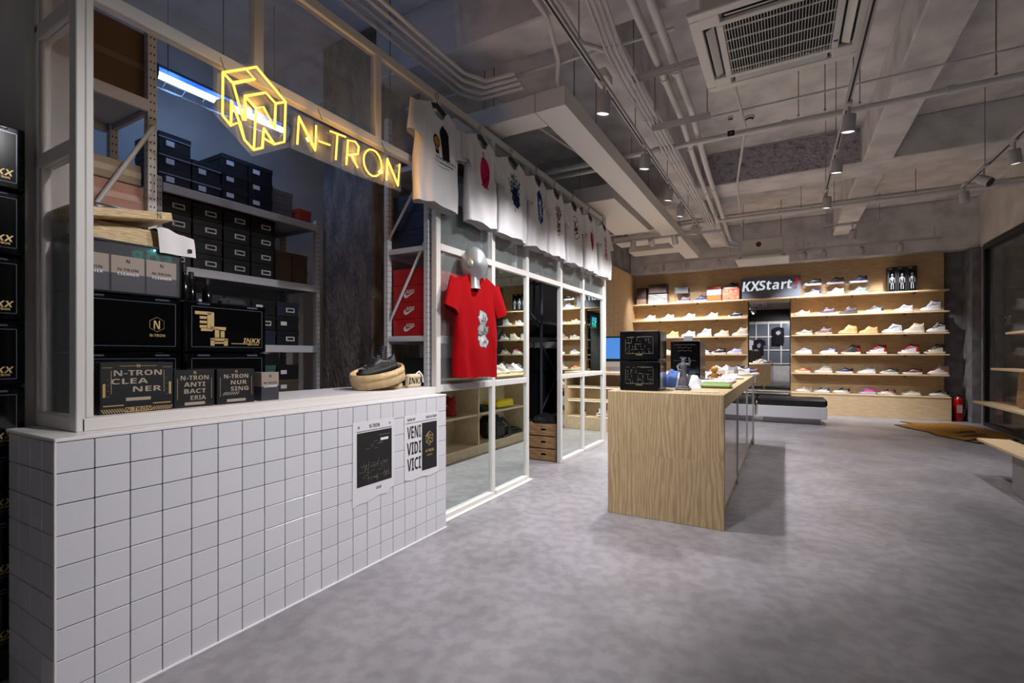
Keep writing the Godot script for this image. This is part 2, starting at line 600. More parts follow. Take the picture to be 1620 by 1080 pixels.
func shirt_print(which: int, base: Color) -> ImageTexture:
	var im := Image.create(192, 256, false, Image.FORMAT_RGB8)
	im.fill(base)
	var dark := Color(0.13, 0.11, 0.11)
	match which:
		0:
			ell(im, 112, 68, 17, 25, dark, 0.15, 2)
			im.fill_rect(Rect2i(97, 70, 31, 52), dark)
			ell(im, 113, 126, 17, 6, dark)
			ell(im, 76, 90, 15, 16, dark)
			ell(im, 76, 90, 11, 12, Color(0.66, 0.47, 0.15), 0.4, 4)
			im.fill_rect(Rect2i(69, 104, 15, 18), dark)
			ell(im, 76, 108, 5, 6, Color(0.6, 0.42, 0.14))
		1:
			ell(im, 98, 98, 32, 44, Color(0.72, 0.12, 0.32))
			for k in 44:
				ell(im, 78 + k, 104 + k * 0.8, 3, 3, Color(0.5, 0.05, 0.2))
				ell(im, 120 - k, 104 + k * 0.8, 3, 3, Color(0.5, 0.05, 0.2))
			im.fill_rect(Rect2i(95, 38, 5, 20), dark)
		2:
			blot(im, 96, 82, 34, 34, [Color(0.12, 0.3, 0.33), Color(0.2, 0.42, 0.44), base, Color(0.1, 0.12, 0.22)], 11)
			blot(im, 98, 118, 22, 36, [Color(0.1, 0.14, 0.32), Color(0.16, 0.2, 0.4), Color(0.1, 0.1, 0.2)], 13)
		3:
			ell(im, 96, 100, 26, 58, Color(0.1, 0.16, 0.42), 0.15, 17)
			blot(im, 100, 110, 18, 40, [Color(0.1, 0.16, 0.42), base, Color(0.18, 0.26, 0.5)], 19)
		4:
			blot(im, 96, 78, 34, 30, [Color(0.45, 0.2, 0.18), base, Color(0.3, 0.15, 0.15)], 23)
			blot(im, 98, 122, 20, 44, [Color(0.4, 0.22, 0.2), Color(0.45, 0.4, 0.2), Color(0.2, 0.12, 0.14), base], 29)
		5:
			blot(im, 96, 96, 20, 34, [Color(0.4, 0.2, 0.22), Color(0.25, 0.18, 0.22), base], 31)
			for k in 60:
				ell(im, 96 + 36 * cos(k * 0.105), 96 + 46 * sin(k * 0.105), 2, 2, Color(0.3, 0.25, 0.3))
		6:
			ell(im, 92, 108, 24, 46, Color(0.6, 0.1, 0.17), 0.3, 37)
			for k in 40:
				ell(im, 112 + 10 * sin(k * 0.08), 50 + k * 2.2, 2.4, 2.4, dark)
		7:
			blot(im, 96, 80, 20, 30, [Color(0.25, 0.2, 0.22), base, Color(0.55, 0.2, 0.25)], 41)
			blot(im, 96, 128, 22, 34, [Color(0.6, 0.16, 0.2), Color(0.45, 0.2, 0.25), base], 43)
		8:
			for e in [[0.6, 104.0, 20.0, 17.0], [0.5, 133.0, 22.0, 19.0], [0.64, 161.0, 25.0, 15.0]]:
				ell(im, 108, e[1], e[2] + 2.0, e[3] + 2.0, grey(0.2), 0.35, int(e[1]))
				ell(im, 108, e[1], e[2], e[3], grey(e[0]), 0.35, int(e[1]))
				blot(im, 110, e[1] + 3, e[2] * 0.7, e[3] * 0.6, [grey(e[0]), grey(e[0] * 0.7), grey(0.3)], int(e[1]) + 3)
				ell(im, 102, e[1] - 4, e[2] * 0.45, e[3] * 0.4, grey(e[0] + 0.08), 0.4, int(e[1]) + 1)
		9:
			blot(im, 96, 84, 40, 30, [grey(0.8), base, grey(0.6)], 53)
	return ImageTexture.create_from_image(im)

func shirt(called: String, label: String, which: int, base: Color, at: Vector3, turn: float, group: String, sd: int, wide := 0.245, tall := 0.68, sleeves := true, spread := 0.02) -> Node3D:
	var t := thing(called, label, "t-shirt", at, turn, group)
	var m := mat("shirt_%d_%d" % [which, sd], Color(1, 1, 1), 0.95)
	m.albedo_texture = shirt_print(which, base)
	m.texture_repeat = false
	m.metallic_specular = 0.25
	var rg := RandomNumberGenerator.new()
	rg.seed = sd * 77 + 5
	var ph := rg.randf() * TAU
	var ph2 := rg.randf() * TAU
	var n := noise(3.0, sd, 2)
	var neck := 0.085
	var topf := func(x: float, back: bool) -> float:
		var ax := absf(x)
		if ax < neck:
			var k := sqrt(maxf(0.0, 1.0 - (ax / neck) * (ax / neck)))
			return -0.1 - k * (0.022 if back else 0.085)
		return -0.1 - (ax - neck) * 0.36
	var body := func(u: float, v: float) -> Vector3:
		var th := TAU * u
		var c := cos(th)
		var sn := sin(th)
		var x := signf(c) * pow(absf(c), 0.55) * (wide * (0.97 + 0.04 * (1.0 - v)))
		var back := sn < 0.0
		var top: float = topf.call(x, back)
		var hem := -0.1 - tall + 0.008 * sin(x * 23.0 + ph2)
		var y := lerpf(hem, top, v)
		var deep := lerpf(0.05, 0.02, v * v) * pow(absf(sn), 0.55)
		var fold := (1.0 - v) * 0.011 * sin(x * 34.0 + ph + v * 1.5) + 0.012 * n.get_noise_2d(x * 2.0, y * 0.8) + 0.004 * (1.0 - v) * sin(x * 71.0 + ph2)
		return Vector3(x, y, (deep if not back else -deep) + fold * minf(1.0, (1.0 - v) * 4.0 + 0.1))
	var s := st()
	sheet_into(s, 60, 22, body, Vector3(0, -0.4, 0), func(u, _v, p): return Vector2(0.5 + p.x / (wide * 2.06), (-0.1 - p.y) / (tall + 0.02)) if u <= 0.5001 or u > 0.999 else Vector2(0.002 if p.x < 0.0 else 0.998, 0.02))
	put("body", s, m, t)
	var cm := paint(base, 0.95)
	cm.metallic_specular = 0.25
	s = st()
	var ring := []
	for k in 26:
		var u := float(k) / 26.0
		var x := neck * cos(TAU * u) * 0.99
		ring.append(Vector3(x, topf.call(x, sin(TAU * u) < 0.0), 0.014 * sin(TAU * u) + (0.006 if sin(TAU * u) > 0 else -0.006)))
	tube_into(s, ring, 0.007, 6, true)
	put("neck_rib", s, cm, t)
	if sleeves:
		for sg in [-1.0, 1.0]:
			s = st()
			var drop := 0.2 + 0.02 * rg.randf()
			sheet_into(s, 20, 8, func(u: float, v: float):
				var a0 := Vector3(sg * (wide - 0.03), -0.17, 0)
				var a1 := Vector3(sg * (wide + spread), -0.17 - drop, 0.02)
				var c: Vector3 = a0.lerp(a1, v)
				var along := (a1 - a0).normalized()
				var acr := Vector3(along.y, -along.x, 0)
				var w := lerpf(0.082, 0.078, v)
				var dp := lerpf(0.02, 0.034, v) * (1.0 + 0.2 * sin(u * 25.0 + ph))
				return c + acr * w * cos(TAU * u) + Vector3(0, 0, dp * sin(TAU * u)), Vector3(sg * wide, -0.25, 0))
			put("sleeve", s, cm, t)
	return t

func hanger(label: String, at: Vector3, turn: float, group: String, m: Material) -> void:
	var t := thing("clothes_hanger", label, "hanger", at, turn, group)
	var hook := []
	for k in 9:
		var a := -0.6 + k * 0.52
		hook.append(Vector3(0.017 * cos(a), 0.017 * sin(a) - 0.017, 0))
	hook.append(Vector3(0, -0.055, 0))
	hook.append(Vector3(0, -0.085, 0))
	tube("hook", hook, 0.0022, M.black_matte, t, 6)
	var s := st()
	sheet_into(s, 16, 8, func(u: float, v: float):
		var x := lerpf(-0.19, 0.19, u)
		var y := -0.092 - 0.3 * absf(x) + 0.02 * (1.0 - u) * u
		var r := 0.021 - 0.008 * absf(x) / 0.19
		return Vector3(x, y + r * cos(TAU * v), r * 0.6 * sin(TAU * v)), Vector3(0, -0.12, 0))
	put("arms", s, m, t)

# ---------- boxes and cases: front towards +z, base on y = 0 ----------
func shoe_box(label: String, at: Vector3, turn: float, group: String, m: Material, w := 0.2, h := 0.118, d := 0.33, style := 0) -> Node3D:
	var t := thing("shoe_box", label, "box", at, turn, group)
	bx("base", Vector3(0, h * 0.36, 0), Vector3(w - 0.006, h * 0.72, d - 0.006), m, t, 0.002)
	bx("lid", Vector3(0, h * 0.84, 0), Vector3(w, h * 0.31, d), m, t, 0.002)
	if style == 1:
		bx("end_label", Vector3(-w * 0.2, h * 0.5, d / 2 + 0.001), Vector3(0.055, 0.032, 0.001), M.sticker, t, 0)
	elif style == 2:
		bx("end_label", Vector3(0.02, h * 0.45, d / 2), Vector3(0.078, 0.036, 0.001), M.sticker, t, 0)
		bx("label_print", Vector3(0.026, h * 0.45, d / 2 + 0.0008), Vector3(0.05, 0.02, 0.001), M.black_print, t, 0)
		bx("label_code", Vector3(-0.004, h * 0.45, d / 2 + 0.0008), Vector3(0.007, 0.026, 0.001), M.black_print, t, 0)
	elif style == 3:
		bx("end_label", Vector3(-w * 0.16, h * 0.42, d / 2), Vector3(0.05, 0.036, 0.001), M.sticker, t, 0)
		bx("lid_stripe", Vector3(0, h * 0.7, d / 2 + 0.0005), Vector3(w, 0.009, 0.001), paint(Color(0.5, 0.52, 0.58)), t, 0)
	return t

func swoosh_poly(w: float) -> Array:
	var q := []
	for p in [[-0.5, -0.02], [-0.49, -0.12], [-0.43, -0.2], [-0.32, -0.24], [-0.2, -0.21], [0.5, 0.16], [-0.1, -0.02], [-0.22, -0.05], [-0.31, -0.03], [-0.33, 0.05], [-0.28, 0.16], [-0.4, 0.1], [-0.47, 0.04]]:
		q.append(V2(p[0] * w, p[1] * w))
	return q

func display_case(label: String, at: Vector3, turn: float, group: String, mark := 0) -> Node3D:
	var t := thing("display_case", label, "case", at, turn, group)
	var w := 0.375
	var h := 0.228
	var d := 0.28
	bx("shell", Vector3(0, h / 2, -0.006), Vector3(w, h, d - 0.012), M.black_shell, t, 0.006)
	var door := bx("door", Vector3(0, h / 2, d / 2 - 0.006), Vector3(w - 0.004, h - 0.006, 0.012), M.black_gloss, t, 0.004)
	var edge: Material = M.case_edge
	var fw := w - 0.05
	var fh := h - 0.05
	for q in [[Vector3(0, fh / 2, 0.0066), Vector3(fw, 0.003, 0.002)], [Vector3(0, -fh / 2, 0.0066), Vector3(fw, 0.003, 0.002)], [Vector3(-fw / 2, 0, 0.0066), Vector3(0.003, fh, 0.002)], [Vector3(fw / 2, 0, 0.0066), Vector3(0.003, fh, 0.002)]]:
		bx("rim", q[0], q[1], edge, door, 0)
	for x in [-w * 0.3, w * 0.3]:
		bx("finger_lug", Vector3(x, h / 2 - 0.012, 0.008), Vector3(0.055, 0.008, 0.006), edge, door, 0.003)
	if mark == 0:
		text(door, "INKX", 0.022, Vector3(fw / 2 - 0.052, -fh / 2 + 0.032, 0.0085), M.gold_print, 0, 1.15, 0.2)
		text(door, "by N-TRON", 0.008, Vector3(fw / 2 - 0.045, -fh / 2 + 0.014, 0.0085), M.gold_print)
	elif mark == 1:
		text(door, "N", 0.034, Vector3(fw / 2 - 0.07, -0.002, 0.0085), M.gold_print, 0, 0.8)
		var ring := []
		for k in 6:
			ring.append(Vector3(fw / 2 - 0.07 + 0.03 * sin(TAU * k / 6.0), 0.0 + 0.03 * cos(TAU * k / 6.0), 0.0085))
		tube("emblem", ring, 0.0009, M.gold_print, door, 4, true)
		text(door, "N-TRON", 0.011, Vector3(fw / 2 - 0.068, -0.045, 0.0085), M.gold_print)
	return t

func print_bar(parent: Node, x: float, y: float, w: float, h: float, z: float, m: Material, called := "print") -> void:
	bx(called, Vector3(x, y, z), Vector3(w, h, 0.0008), m, parent, 0)

# ---------- racks: steel shelving with posts at the four corners ----------
func rack(label: String, x0: float, x1: float, z0: float, z1: float, top: float, levels: Array, m: Material, brace_at: Array) -> Node3D:
	var t := thing("storage_rack", label, "rack", P((x0 + x1) / 2, 0, (z0 + z1) / 2))
	var pw := 0.04
	for x in [x0 + pw / 2, x1 - pw / 2]:
		for z in [z0 + pw / 2, z1 - pw / 2]:
			var post := rng_box("post", x - pw / 2, x + pw / 2, 0.0, top, z - pw / 2, z + pw / 2, m, t, 0.002)
			var s := st()
			var y := 0.9
			while y < top - 0.02:
				box_into(s, Vector3(pw / 2, y - top / 2, 0.008), Vector3(0.0015, 0.009, 0.005))
				box_into(s, Vector3(pw / 2, y - top / 2, -0.008), Vector3(0.0015, 0.009, 0.005))
				box_into(s, Vector3(0.008, y - top / 2, pw / 2), Vector3(0.005, 0.009, 0.0015))
				y += 0.04
			put("perforations", s, M.hole, post)
	for y in levels:
		rng_box("shelf_panel", x0 + 0.01, x1 - 0.01, y - 0.012, y, z0 + 0.01, z1 - 0.01, m, t)
		for x in [x0, x1]:
			rng_box("beam", x - 0.012, x + 0.012, y - 0.055, y + 0.003, z0 + pw, z1 - pw, m, t)
		for z in [z0, z1]:
			rng_box("end_rail", x0 + pw, x1 - pw, y - 0.04, y - 0.01, z - 0.01 + (0.012 if z == z0 else -0.012), z + 0.01 + (0.012 if z == z0 else -0.012), m, t)
	for b in brace_at:
		var za: float = b[0]
		tube("brace", [P(x1 - 0.02, b[2], za) - t.position, P(x0 + 0.02, b[1], za) - t.position], 0.013, m, t, 4)
	return t

# ---------- lamps ----------
func spotlight(at: Vector3, aim: Vector3, label: String, group: String, lit := true, energy := 9.0, cone := 38.0, size := 0.046, hang := 0.12) -> void:
	var t := thing("track_spotlight", label, "spotlight", at, 0.0, group)
	var dir := (aim - at).normalized()
	var up := -dir
	var sd := up.cross(Vector3(0.31, 0.2, 0.93)).normalized()
	var bas := Basis(sd, up, sd.cross(up))
	var len := size * 2.7
	var s := st()
	lathe_into(s, [V2(size * 0.86, 0.012), V2(size, 0.0), V2(size * 1.02, 0.008), V2(size * 0.94, len), V2(size * 0.8, len + 0.006), V2(0.0, len + 0.006)], 20, Vector3.ZERO, bas)
	put("housing", s, M.lamp_body, t)
	s = st()
	lathe_into(s, [V2(0.0, 0.0), V2(size * 0.88, 0.0)], 20, up * 0.008, bas)
	put("lamp_lens", s, M.lens_on if lit else M.lens_off, t)
	var top := up * len * 0.6
	tube("yoke", [top, top + Vector3(0, hang, 0)], 0.009, M.lamp_body, t, 8)
	bx("track_adapter", top + Vector3(0, hang + 0.012, 0), Vector3(0.034, 0.03, 0.12), M.lamp_body, t, 0.004)
	if lit:
		var l := SpotLight3D.new()
		l.name = "beam"
		t.add_child(l, true)
		l.position = dir * 0.012
		l.basis = Basis.looking_at(dir, Vector3.FORWARD if absf(dir.y) > 0.9 else Vector3.UP)
		l.light_energy = energy
		l.light_color = Color(1.0, 0.985, 0.995)
		l.spot_angle = cone
		l.spot_angle_attenuation = 0.8
		l.spot_range = 14.0
		l.spot_attenuation = 2.0
		l.light_size = size * 0.8
		l.shadow_enabled = true

func pipe(label: String, pts: Array, r: float, m: Material, group := "", sides := 10) -> void:
	var t := thing("conduit_pipe", label, "pipe", pts[0], 0.0, group)
	var q := []
	for p in pts:
		q.append(p - pts[0])
	tube("pipe_run", q, r, m, t, sides)
	for k in range(1, pts.size()):
		var d: Vector3 = q[k] - q[k - 1]
		if d.length() > 1.2:
			var n := int(d.length() / 1.1)
			for i in n:
				var c: Vector3 = q[k - 1] + d * ((i + 0.5) / n)
				tube("coupling", [c - d.normalized() * 0.025, c + d.normalized() * 0.025], r * 1.3, m, t, sides)

func rod(at: Vector3, top: float, label: String) -> void:
	var t := thing("hanger_rod", label, "rod", at, 0.0, "threaded rods hanging from the ceiling")
	tube("rod", [Vector3.ZERO, Vector3(0, top - at.y, 0)], 0.0045, M.galvanised, t, 6)
	bx("nut", Vector3(0, 0.012, 0), Vector3(0.02, 0.012, 0.02), M.galvanised, t, 0.002)

var LOGO := [
	[Vector2(0.543,2.160),Vector2(0.545,2.339),Vector2(0.691,2.438),Vector2(0.835,2.349),Vector2(0.828,2.159),Vector2(0.777,2.129),Vector2(0.726,2.183)],
	[Vector2(0.545,2.339),Vector2(0.587,2.316),Vector2(0.684,2.381),Vector2(0.648,2.402)],
	[Vector2(0.587,2.316),Vector2(0.632,2.177),Vector2(0.639,2.182),Vector2(0.639,2.285),Vector2(0.736,2.346),Vector2(0.784,2.319),Vector2(0.835,2.349)],
	[Vector2(0.784,2.319),Vector2(0.779,2.205),Vector2(0.724,2.276),Vector2(0.689,2.254),Vector2(0.639,2.285)],
	[Vector2(0.689,2.254),Vector2(0.679,2.067)],
	[Vector2(0.543,2.160),Vector2(0.578,2.133),Vector2(0.615,2.161),Vector2(0.637,2.095),Vector2(0.679,2.067),Vector2(0.719,2.091),Vector2(0.726,2.183)],
	[Vector2(0.726,2.136),Vector2(0.777,2.129)],
	[Vector2(0.578,2.133),Vector2(0.581,2.235),Vector2(0.615,2.161)]]
var LET := [
	[Vector2(0.897,2.174),Vector2(0.906,2.308),Vector2(0.999,2.185),Vector2(1.004,2.309)],
	[Vector2(1.019,2.237),Vector2(1.089,2.243)],
	[Vector2(1.089,2.315),Vector2(1.190,2.325)],
	[Vector2(1.136,2.316),Vector2(1.125,2.180)],
	[Vector2(1.195,2.178),Vector2(1.206,2.314),Vector2(1.257,2.325),Vector2(1.281,2.307),Vector2(1.275,2.264),Vector2(1.212,2.237)],
	[Vector2(1.229,2.243),Vector2(1.275,2.188)],
	[Vector2(1.454,2.260),Vector2(1.448,2.230),Vector2(1.433,2.205),Vector2(1.410,2.187),Vector2(1.383,2.179),Vector2(1.357,2.183),Vector2(1.336,2.198),Vector2(1.321,2.221),Vector2(1.316,2.248),Vector2(1.321,2.277),Vector2(1.336,2.302),Vector2(1.357,2.320),Vector2(1.383,2.328),Vector2(1.410,2.326),Vector2(1.433,2.312),Vector2(1.448,2.289),Vector2(1.454,2.260)],
	[Vector2(1.493,2.189),Vector2(1.500,2.317),Vector2(1.590,2.190),Vector2(1.604,2.323)]]

func build_view() -> void:
	var cam := Camera3D.new()
	cam.name = "camera"
	add_child(cam)
	cam.position = P(1.991, 1.163, -0.613)
	cam.rotation.y = 0.514
	cam.projection = Camera3D.PROJECTION_FRUSTUM
	cam.near = 0.05
	cam.far = 60.0
	cam.size = 1080.0 / 763.47 * 0.05
	cam.frustum_offset = Vector2(0, 21.539 / 763.47 * 0.05)
	cam.current = true
	var e := Environment.new()
	e.background_mode = Environment.BG_COLOR
	e.background_color = Color(0.02, 0.022, 0.03)
	e.tonemap_mode = Environment.TONE_MAPPER_LINEAR
	e.tonemap_exposure = 1.0
	e.sdfgi_enabled = true
	e.ssao_enabled = true
	e.ssil_enabled = true
	var w := WorldEnvironment.new()
	w.name = "surroundings"
	w.environment = e
	add_child(w)

func build_shell() -> void:
	var o := setting("floor", "polished grey concrete floor with cloudy patches")
	rng_box("floor_slab", -3.2, 5.1, -0.15, 0.0, -3.6, 11.1, M.floor_concrete, o, 0)
	o = setting("ceiling", "painted concrete slab with rough downstand beams")
	rng_box("slab", -3.2, 5.1, 3.9, 4.1, -3.6, 11.1, M.ceiling_paint, o, 0)
	for b in [[-3.2, 5.1, 2.33, 2.67], [-3.2, 5.1, 6.45, 7.0], [-3.2, 5.1, -1.9, -1.5]]:
		rng_box("beam", b[0], b[1], 3.45, 3.9, b[2], b[3], M.ceiling_paint, o, 0.012)
		rng_box("beam_face", 1.0, 2.78, 3.47, 3.88, b[2] - 0.006, b[2] + 0.01, M.beam_rough, o, 0.002)
	for b in [[0.62, 0.95], [2.8, 3.1]]:
		rng_box("beam", b[0], b[1], 3.456, 3.9, -3.4, 10.5, M.ceiling_paint, o, 0.012)
	rng_box("beam", -3.2, 5.1, 3.02, 3.9, 10.55, 11.0, M.ceiling_paint, o, 0.01)
	# walls
	o = setting("wall_back", "far wall of oak panels beside grey plaster")
	rng_box("plaster", -3.2, 5.1, 0, 3.05, 10.9, 11.05, M.plaster_grey, o, 0)
	for q in [[-1.1, 1.31, 0.0, 1.2], [-1.1, 1.31, 1.2, 2.4], [-1.1, 4.5, 2.4, 3.03], [2.1, 4.5, 0.0, 1.2], [2.1, 4.5, 1.2, 2.4], [1.31, 2.1, 2.31, 2.4]]:
		rng_box("wood_panel", q[0] + 0.001, q[1] - 0.001, q[2] + 0.001, q[3] - 0.001, 10.8, 10.9, M.wood_wall, o, 0.002)
	o = setting("wall_side", "oak panelled side wall behind the cash desk")
	rng_box("core", -1.3, -1.125, 0, 3.9, 5.75, 10.9, M.plaster_grey, o, 0)
	for z in [[5.75, 7.4], [7.4, 9.1], [9.1, 10.8]]:
		rng_box("wood_panel", -1.125, -1.09, 0, 3.02, z[0] + 0.001, z[1] - 0.001, M.wood_wall, o, 0.002)
	o = setting("wall_store", "grey wall at the back of the stock room")
	rng_box("plaster", -2.4, -2.25, 0, 3.9, 0.05, 5.9, M.plaster_white, o, 0)
	rng_box("plaster", -2.3, -0.13, 0, 3.9, 5.62, 5.75, M.plaster_white, o, 0)
	o = setting("wall_left", "white wall behind the stack of black cases")
	rng_box("plaster", -3.2, -0.47, 0, 3.9, 0.06, 0.2, M.plaster_white, o, 0)
	rng_box("plaster", -3.2, -3.05, 0, 3.9, -3.4, 0.06, M.plaster_white, o, 0)
	o = setting("wall_rear", "entrance wall with white framed panes")
	rng_box("plaster", -3.2, 5.1, 0, 3.9, -3.55, -3.4, M.plaster_white, o, 0)
	rng_box("dark_band", -3.0, 4.9, 2.75, 3.3, -3.4, -3.36, M.black_matte, o)
	for k in 4:
		for j in 3:
			rng_box("pane", 0.32 + k * 0.52, 0.78 + k * 0.52, 0.8 + j * 0.63, 1.38 + j * 0.63, -3.4, -3.385, paint(Color(0.34, 0.37, 0.42), 0.2), o, 0)
	for k in 5:
		rng_box("glazing_bar", 0.27 + k * 0.52, 0.32 + k * 0.52, 0.7, 2.75, -3.4, -3.35, M.frame_white, o)
	for j in 4:
		rng_box("glazing_bar", 0.27, 2.4, 0.74 + j * 0.63, 0.79 + j * 0.63, -3.4, -3.34, M.frame_white, o)
	o = setting("wall_right", "plastered street side wall above the shop window")
	rng_box("lintel", 4.9, 5.1, 3.0, 3.9, -3.4, 10.9, M.plaster_white, o, 0)
	rng_box("pier", 4.9, 5.1, 0, 3.0, 10.2, 10.9, M.plaster_grey, o, 0.004)
	rng_box("pier", 4.9, 5.1, 0, 3.0, -3.4, 0.6, M.plaster_white, o, 0.004)
	rng_box("pilaster", 4.78, 4.9, 0, 3.0, 10.45, 10.9, M.plaster_grey, o, 0.006)
	o = setting("window_2", "dark framed shop window to the night street")
	rng_box("head_frame", 4.86, 4.98, 2.9, 3.0, 0.6, 10.2, M.frame_dark, o)
	rng_box("bottom_frame", 4.86, 4.98, 0.0, 0.06, 0.6, 10.2, M.frame_dark, o)
	for z in [0.6, 3.0, 5.4, 7.8, 10.12]:
		rng_box("mullion", 4.86, 4.98, 0.06, 2.9, z, z + 0.08, M.frame_dark, o)
	for k in 4:
		rng_box("glass_pane", 4.915, 4.923, 0.06, 2.9, 0.68 + k * 2.4, 3.0 + k * 2.38, M.window_glass, o, 0)
	text(o, "3C", 0.13, P(4.926, 1.685, 9.42), paint(Color(0.4, 0.4, 0.41)), PI / 2, 1.3)
	o = setting("street_ground", "dark pavement outside the shop window")
	rng_box("pavement", 5.1, 12.0, -0.2, -0.05, -6.0, 16.0, paint(Color(0.16, 0.16, 0.17), 0.8), o, 0)
	o = setting("wall_outside", "grey pillar standing outside the shop window")
	rng_box("pillar", 5.5, 6.1, -0.05, 3.9, 11.9, 12.5, M.plaster_grey, o, 0.01)

func build_tiled_wall() -> void:
	var o := setting("wall_tiled", "waist-high counter wall of square white tiles with dark joints")
	rng_box("core", -0.42, -0.008, 0.0, 0.888, 0.008, 2.0, M.grout, o, 0)
	var g := 0.0031
	for c in 20:
		for r in 9:
			var n := (c * 7 + r * 3 + c * r) % 4
			bx("tile", P(-0.004, 0.05 + r * 0.0985, 0.05 + c * 0.1), Vector3(0.01, 0.0985 - g, 0.1 - g), M["tile_%d" % n], o, 0.0012)
	for c in 4:
		for r in 9:
			var n := (c * 5 + r * 3) % 4
			bx("tile", P(-0.051 - c * 0.1 - 0.001, 0.05 + r * 0.0985, 0.004), Vector3(0.1 - g, 0.0985 - g, 0.01), M["tile_%d" % n], o, 0.0012)
	for r in 9:
		bx("tile", P(-0.207, 0.05 + r * 0.0985, 2.004), Vector3(0.41, 0.0985 - g, 0.01), M["tile_%d" % (r % 4)], o, 0.0012)
	rng_box("ledge", -0.43, 0.002, 0.888, 0.9, -0.002, 2.01, M.sill_white, o, 0.002)
	rng_box("corner_bead", -0.009, 0.003, 0.0, 0.888, -0.003, 0.003, M.sill_white, o, 0.001)
	rng_box("floor_bead", 0.0, 0.009, 0.0, 0.008, 0.0, 2.01, M.sill_white, o, 0.001)

func build_partition() -> void:
	var o := setting("window_1", "white framed partition of clear panes and mirrors along the stock room")
	var a := -0.145
	var b := -0.1
	var W: Material = M.frame_white
	# serving window
	rng_box("sill_rail", a, b, 0.9, 0.945, 0.1, 2.03, W, o)
	rng_box("worktop", -0.62, a, 0.9, 0.945, 0.13, 2.03, M.sill_white, o)
	rng_box("corner_post", a - 0.012, b, 0.9, 3.4, 0.085, 0.11, W, o)
	rng_box("corner_post", a, b - 0.004, 0.945, 3.4, 0.112, 0.135, W, o)
	rng_box("transom", a, b, 2.4, 2.45, 0.135, 2.03, W, o)
	for z in [0.74, 1.487]:
		rng_box("mullion", a, b, 2.45, 2.93, z - 0.024, z + 0.024, W, o)
	rng_box("head_rail", a, b, 2.93, 2.985, 0.135, 5.65, W, o)
	for z in [[0.137, 0.715], [0.765, 1.462], [1.512, 2.03]]:
		rng_box("glass_pane", -0.125, -0.12, 2.45, 2.93, z[0], z[1], M.glass, o, 0)
	# posts to the floor
	for z in [2.055, 2.785, 3.395, 4.18, 4.84, 5.56]:
		rng_box("post", a, b, 0.0 if z > 2.1 else 0.9, 2.93, z - 0.025, z + 0.025, W, o)
	for z in [[2.08, 2.76], [2.81, 3.37], [3.42, 4.155], [4.205, 4.815], [4.865, 5.535]]:
		rng_box("rail", a, b, 1.895, 1.945, z[0], z[1], W, o)
		rng_box("glass_pane", -0.125, -0.12, 1.945, 2.93, z[0], z[1], M.glass, o, 0)
		if z[0] > 3.4 and z[0] < 4.0:
			continue
		rng_box("rail", a, b, 0.905, 0.955, z[0], z[1], W, o)
		rng_box("bottom_rail", a, b + 0.012, 0.0, 0.04, z[0], z[1], W, o)
		rng_box("mirror_pane", -0.125, -0.118, 0.04, 0.905, z[0] if z[0] > 2.1 else 2.012, z[1], M.mirror, o, 0)
		if z[0] > 2.5:
			rng_box("mirror_pane", -0.125, -0.118, 0.955, 1.895, z[0], z[1], M.mirror, o, 0)
		else:
			rng_box("glass_pane", -0.125, -0.12, 0.955, 1.895, z[0], z[1], M.glass, o, 0)
	rng_box("floor_strip", -0.1, -0.055, 0.0, 0.008, 2.03, 3.42, M.frame_white, o, 0.002)
	# end return towards the white wall
	rng_box("end_rail", -0.47, -0.157, 0.9, 0.95, 0.085, 0.125, W, o)
	rng_box("end_rail", -0.47, -0.157, 1.86, 1.91, 0.085, 0.125, W, o)
	rng_box("end_rail", -0.47, -0.157, 2.34, 2.4, 0.085, 0.125, W, o)
	rng_box("end_post", -0.47, -0.44, 0.95, 3.4, 0.085, 0.125, W, o)
	rng_box("end_post", -0.438, -0.42, 0.95, 3.4, 0.092, 0.12, W, o)
	for y in [[0.95, 1.86], [1.91, 2.34], [2.4, 3.4]]:
		rng_box("glass_pane", -0.42, -0.157, y[0], y[1], 0.1, 0.105, M.glass, o, 0)
	o = setting("concrete_column", "dark stained rough concrete column in the stock room")
	rng_box("shaft", -1.6, -0.97, 0, 3.9, 2.3, 2.9, M.column_concrete, o, 0.02)

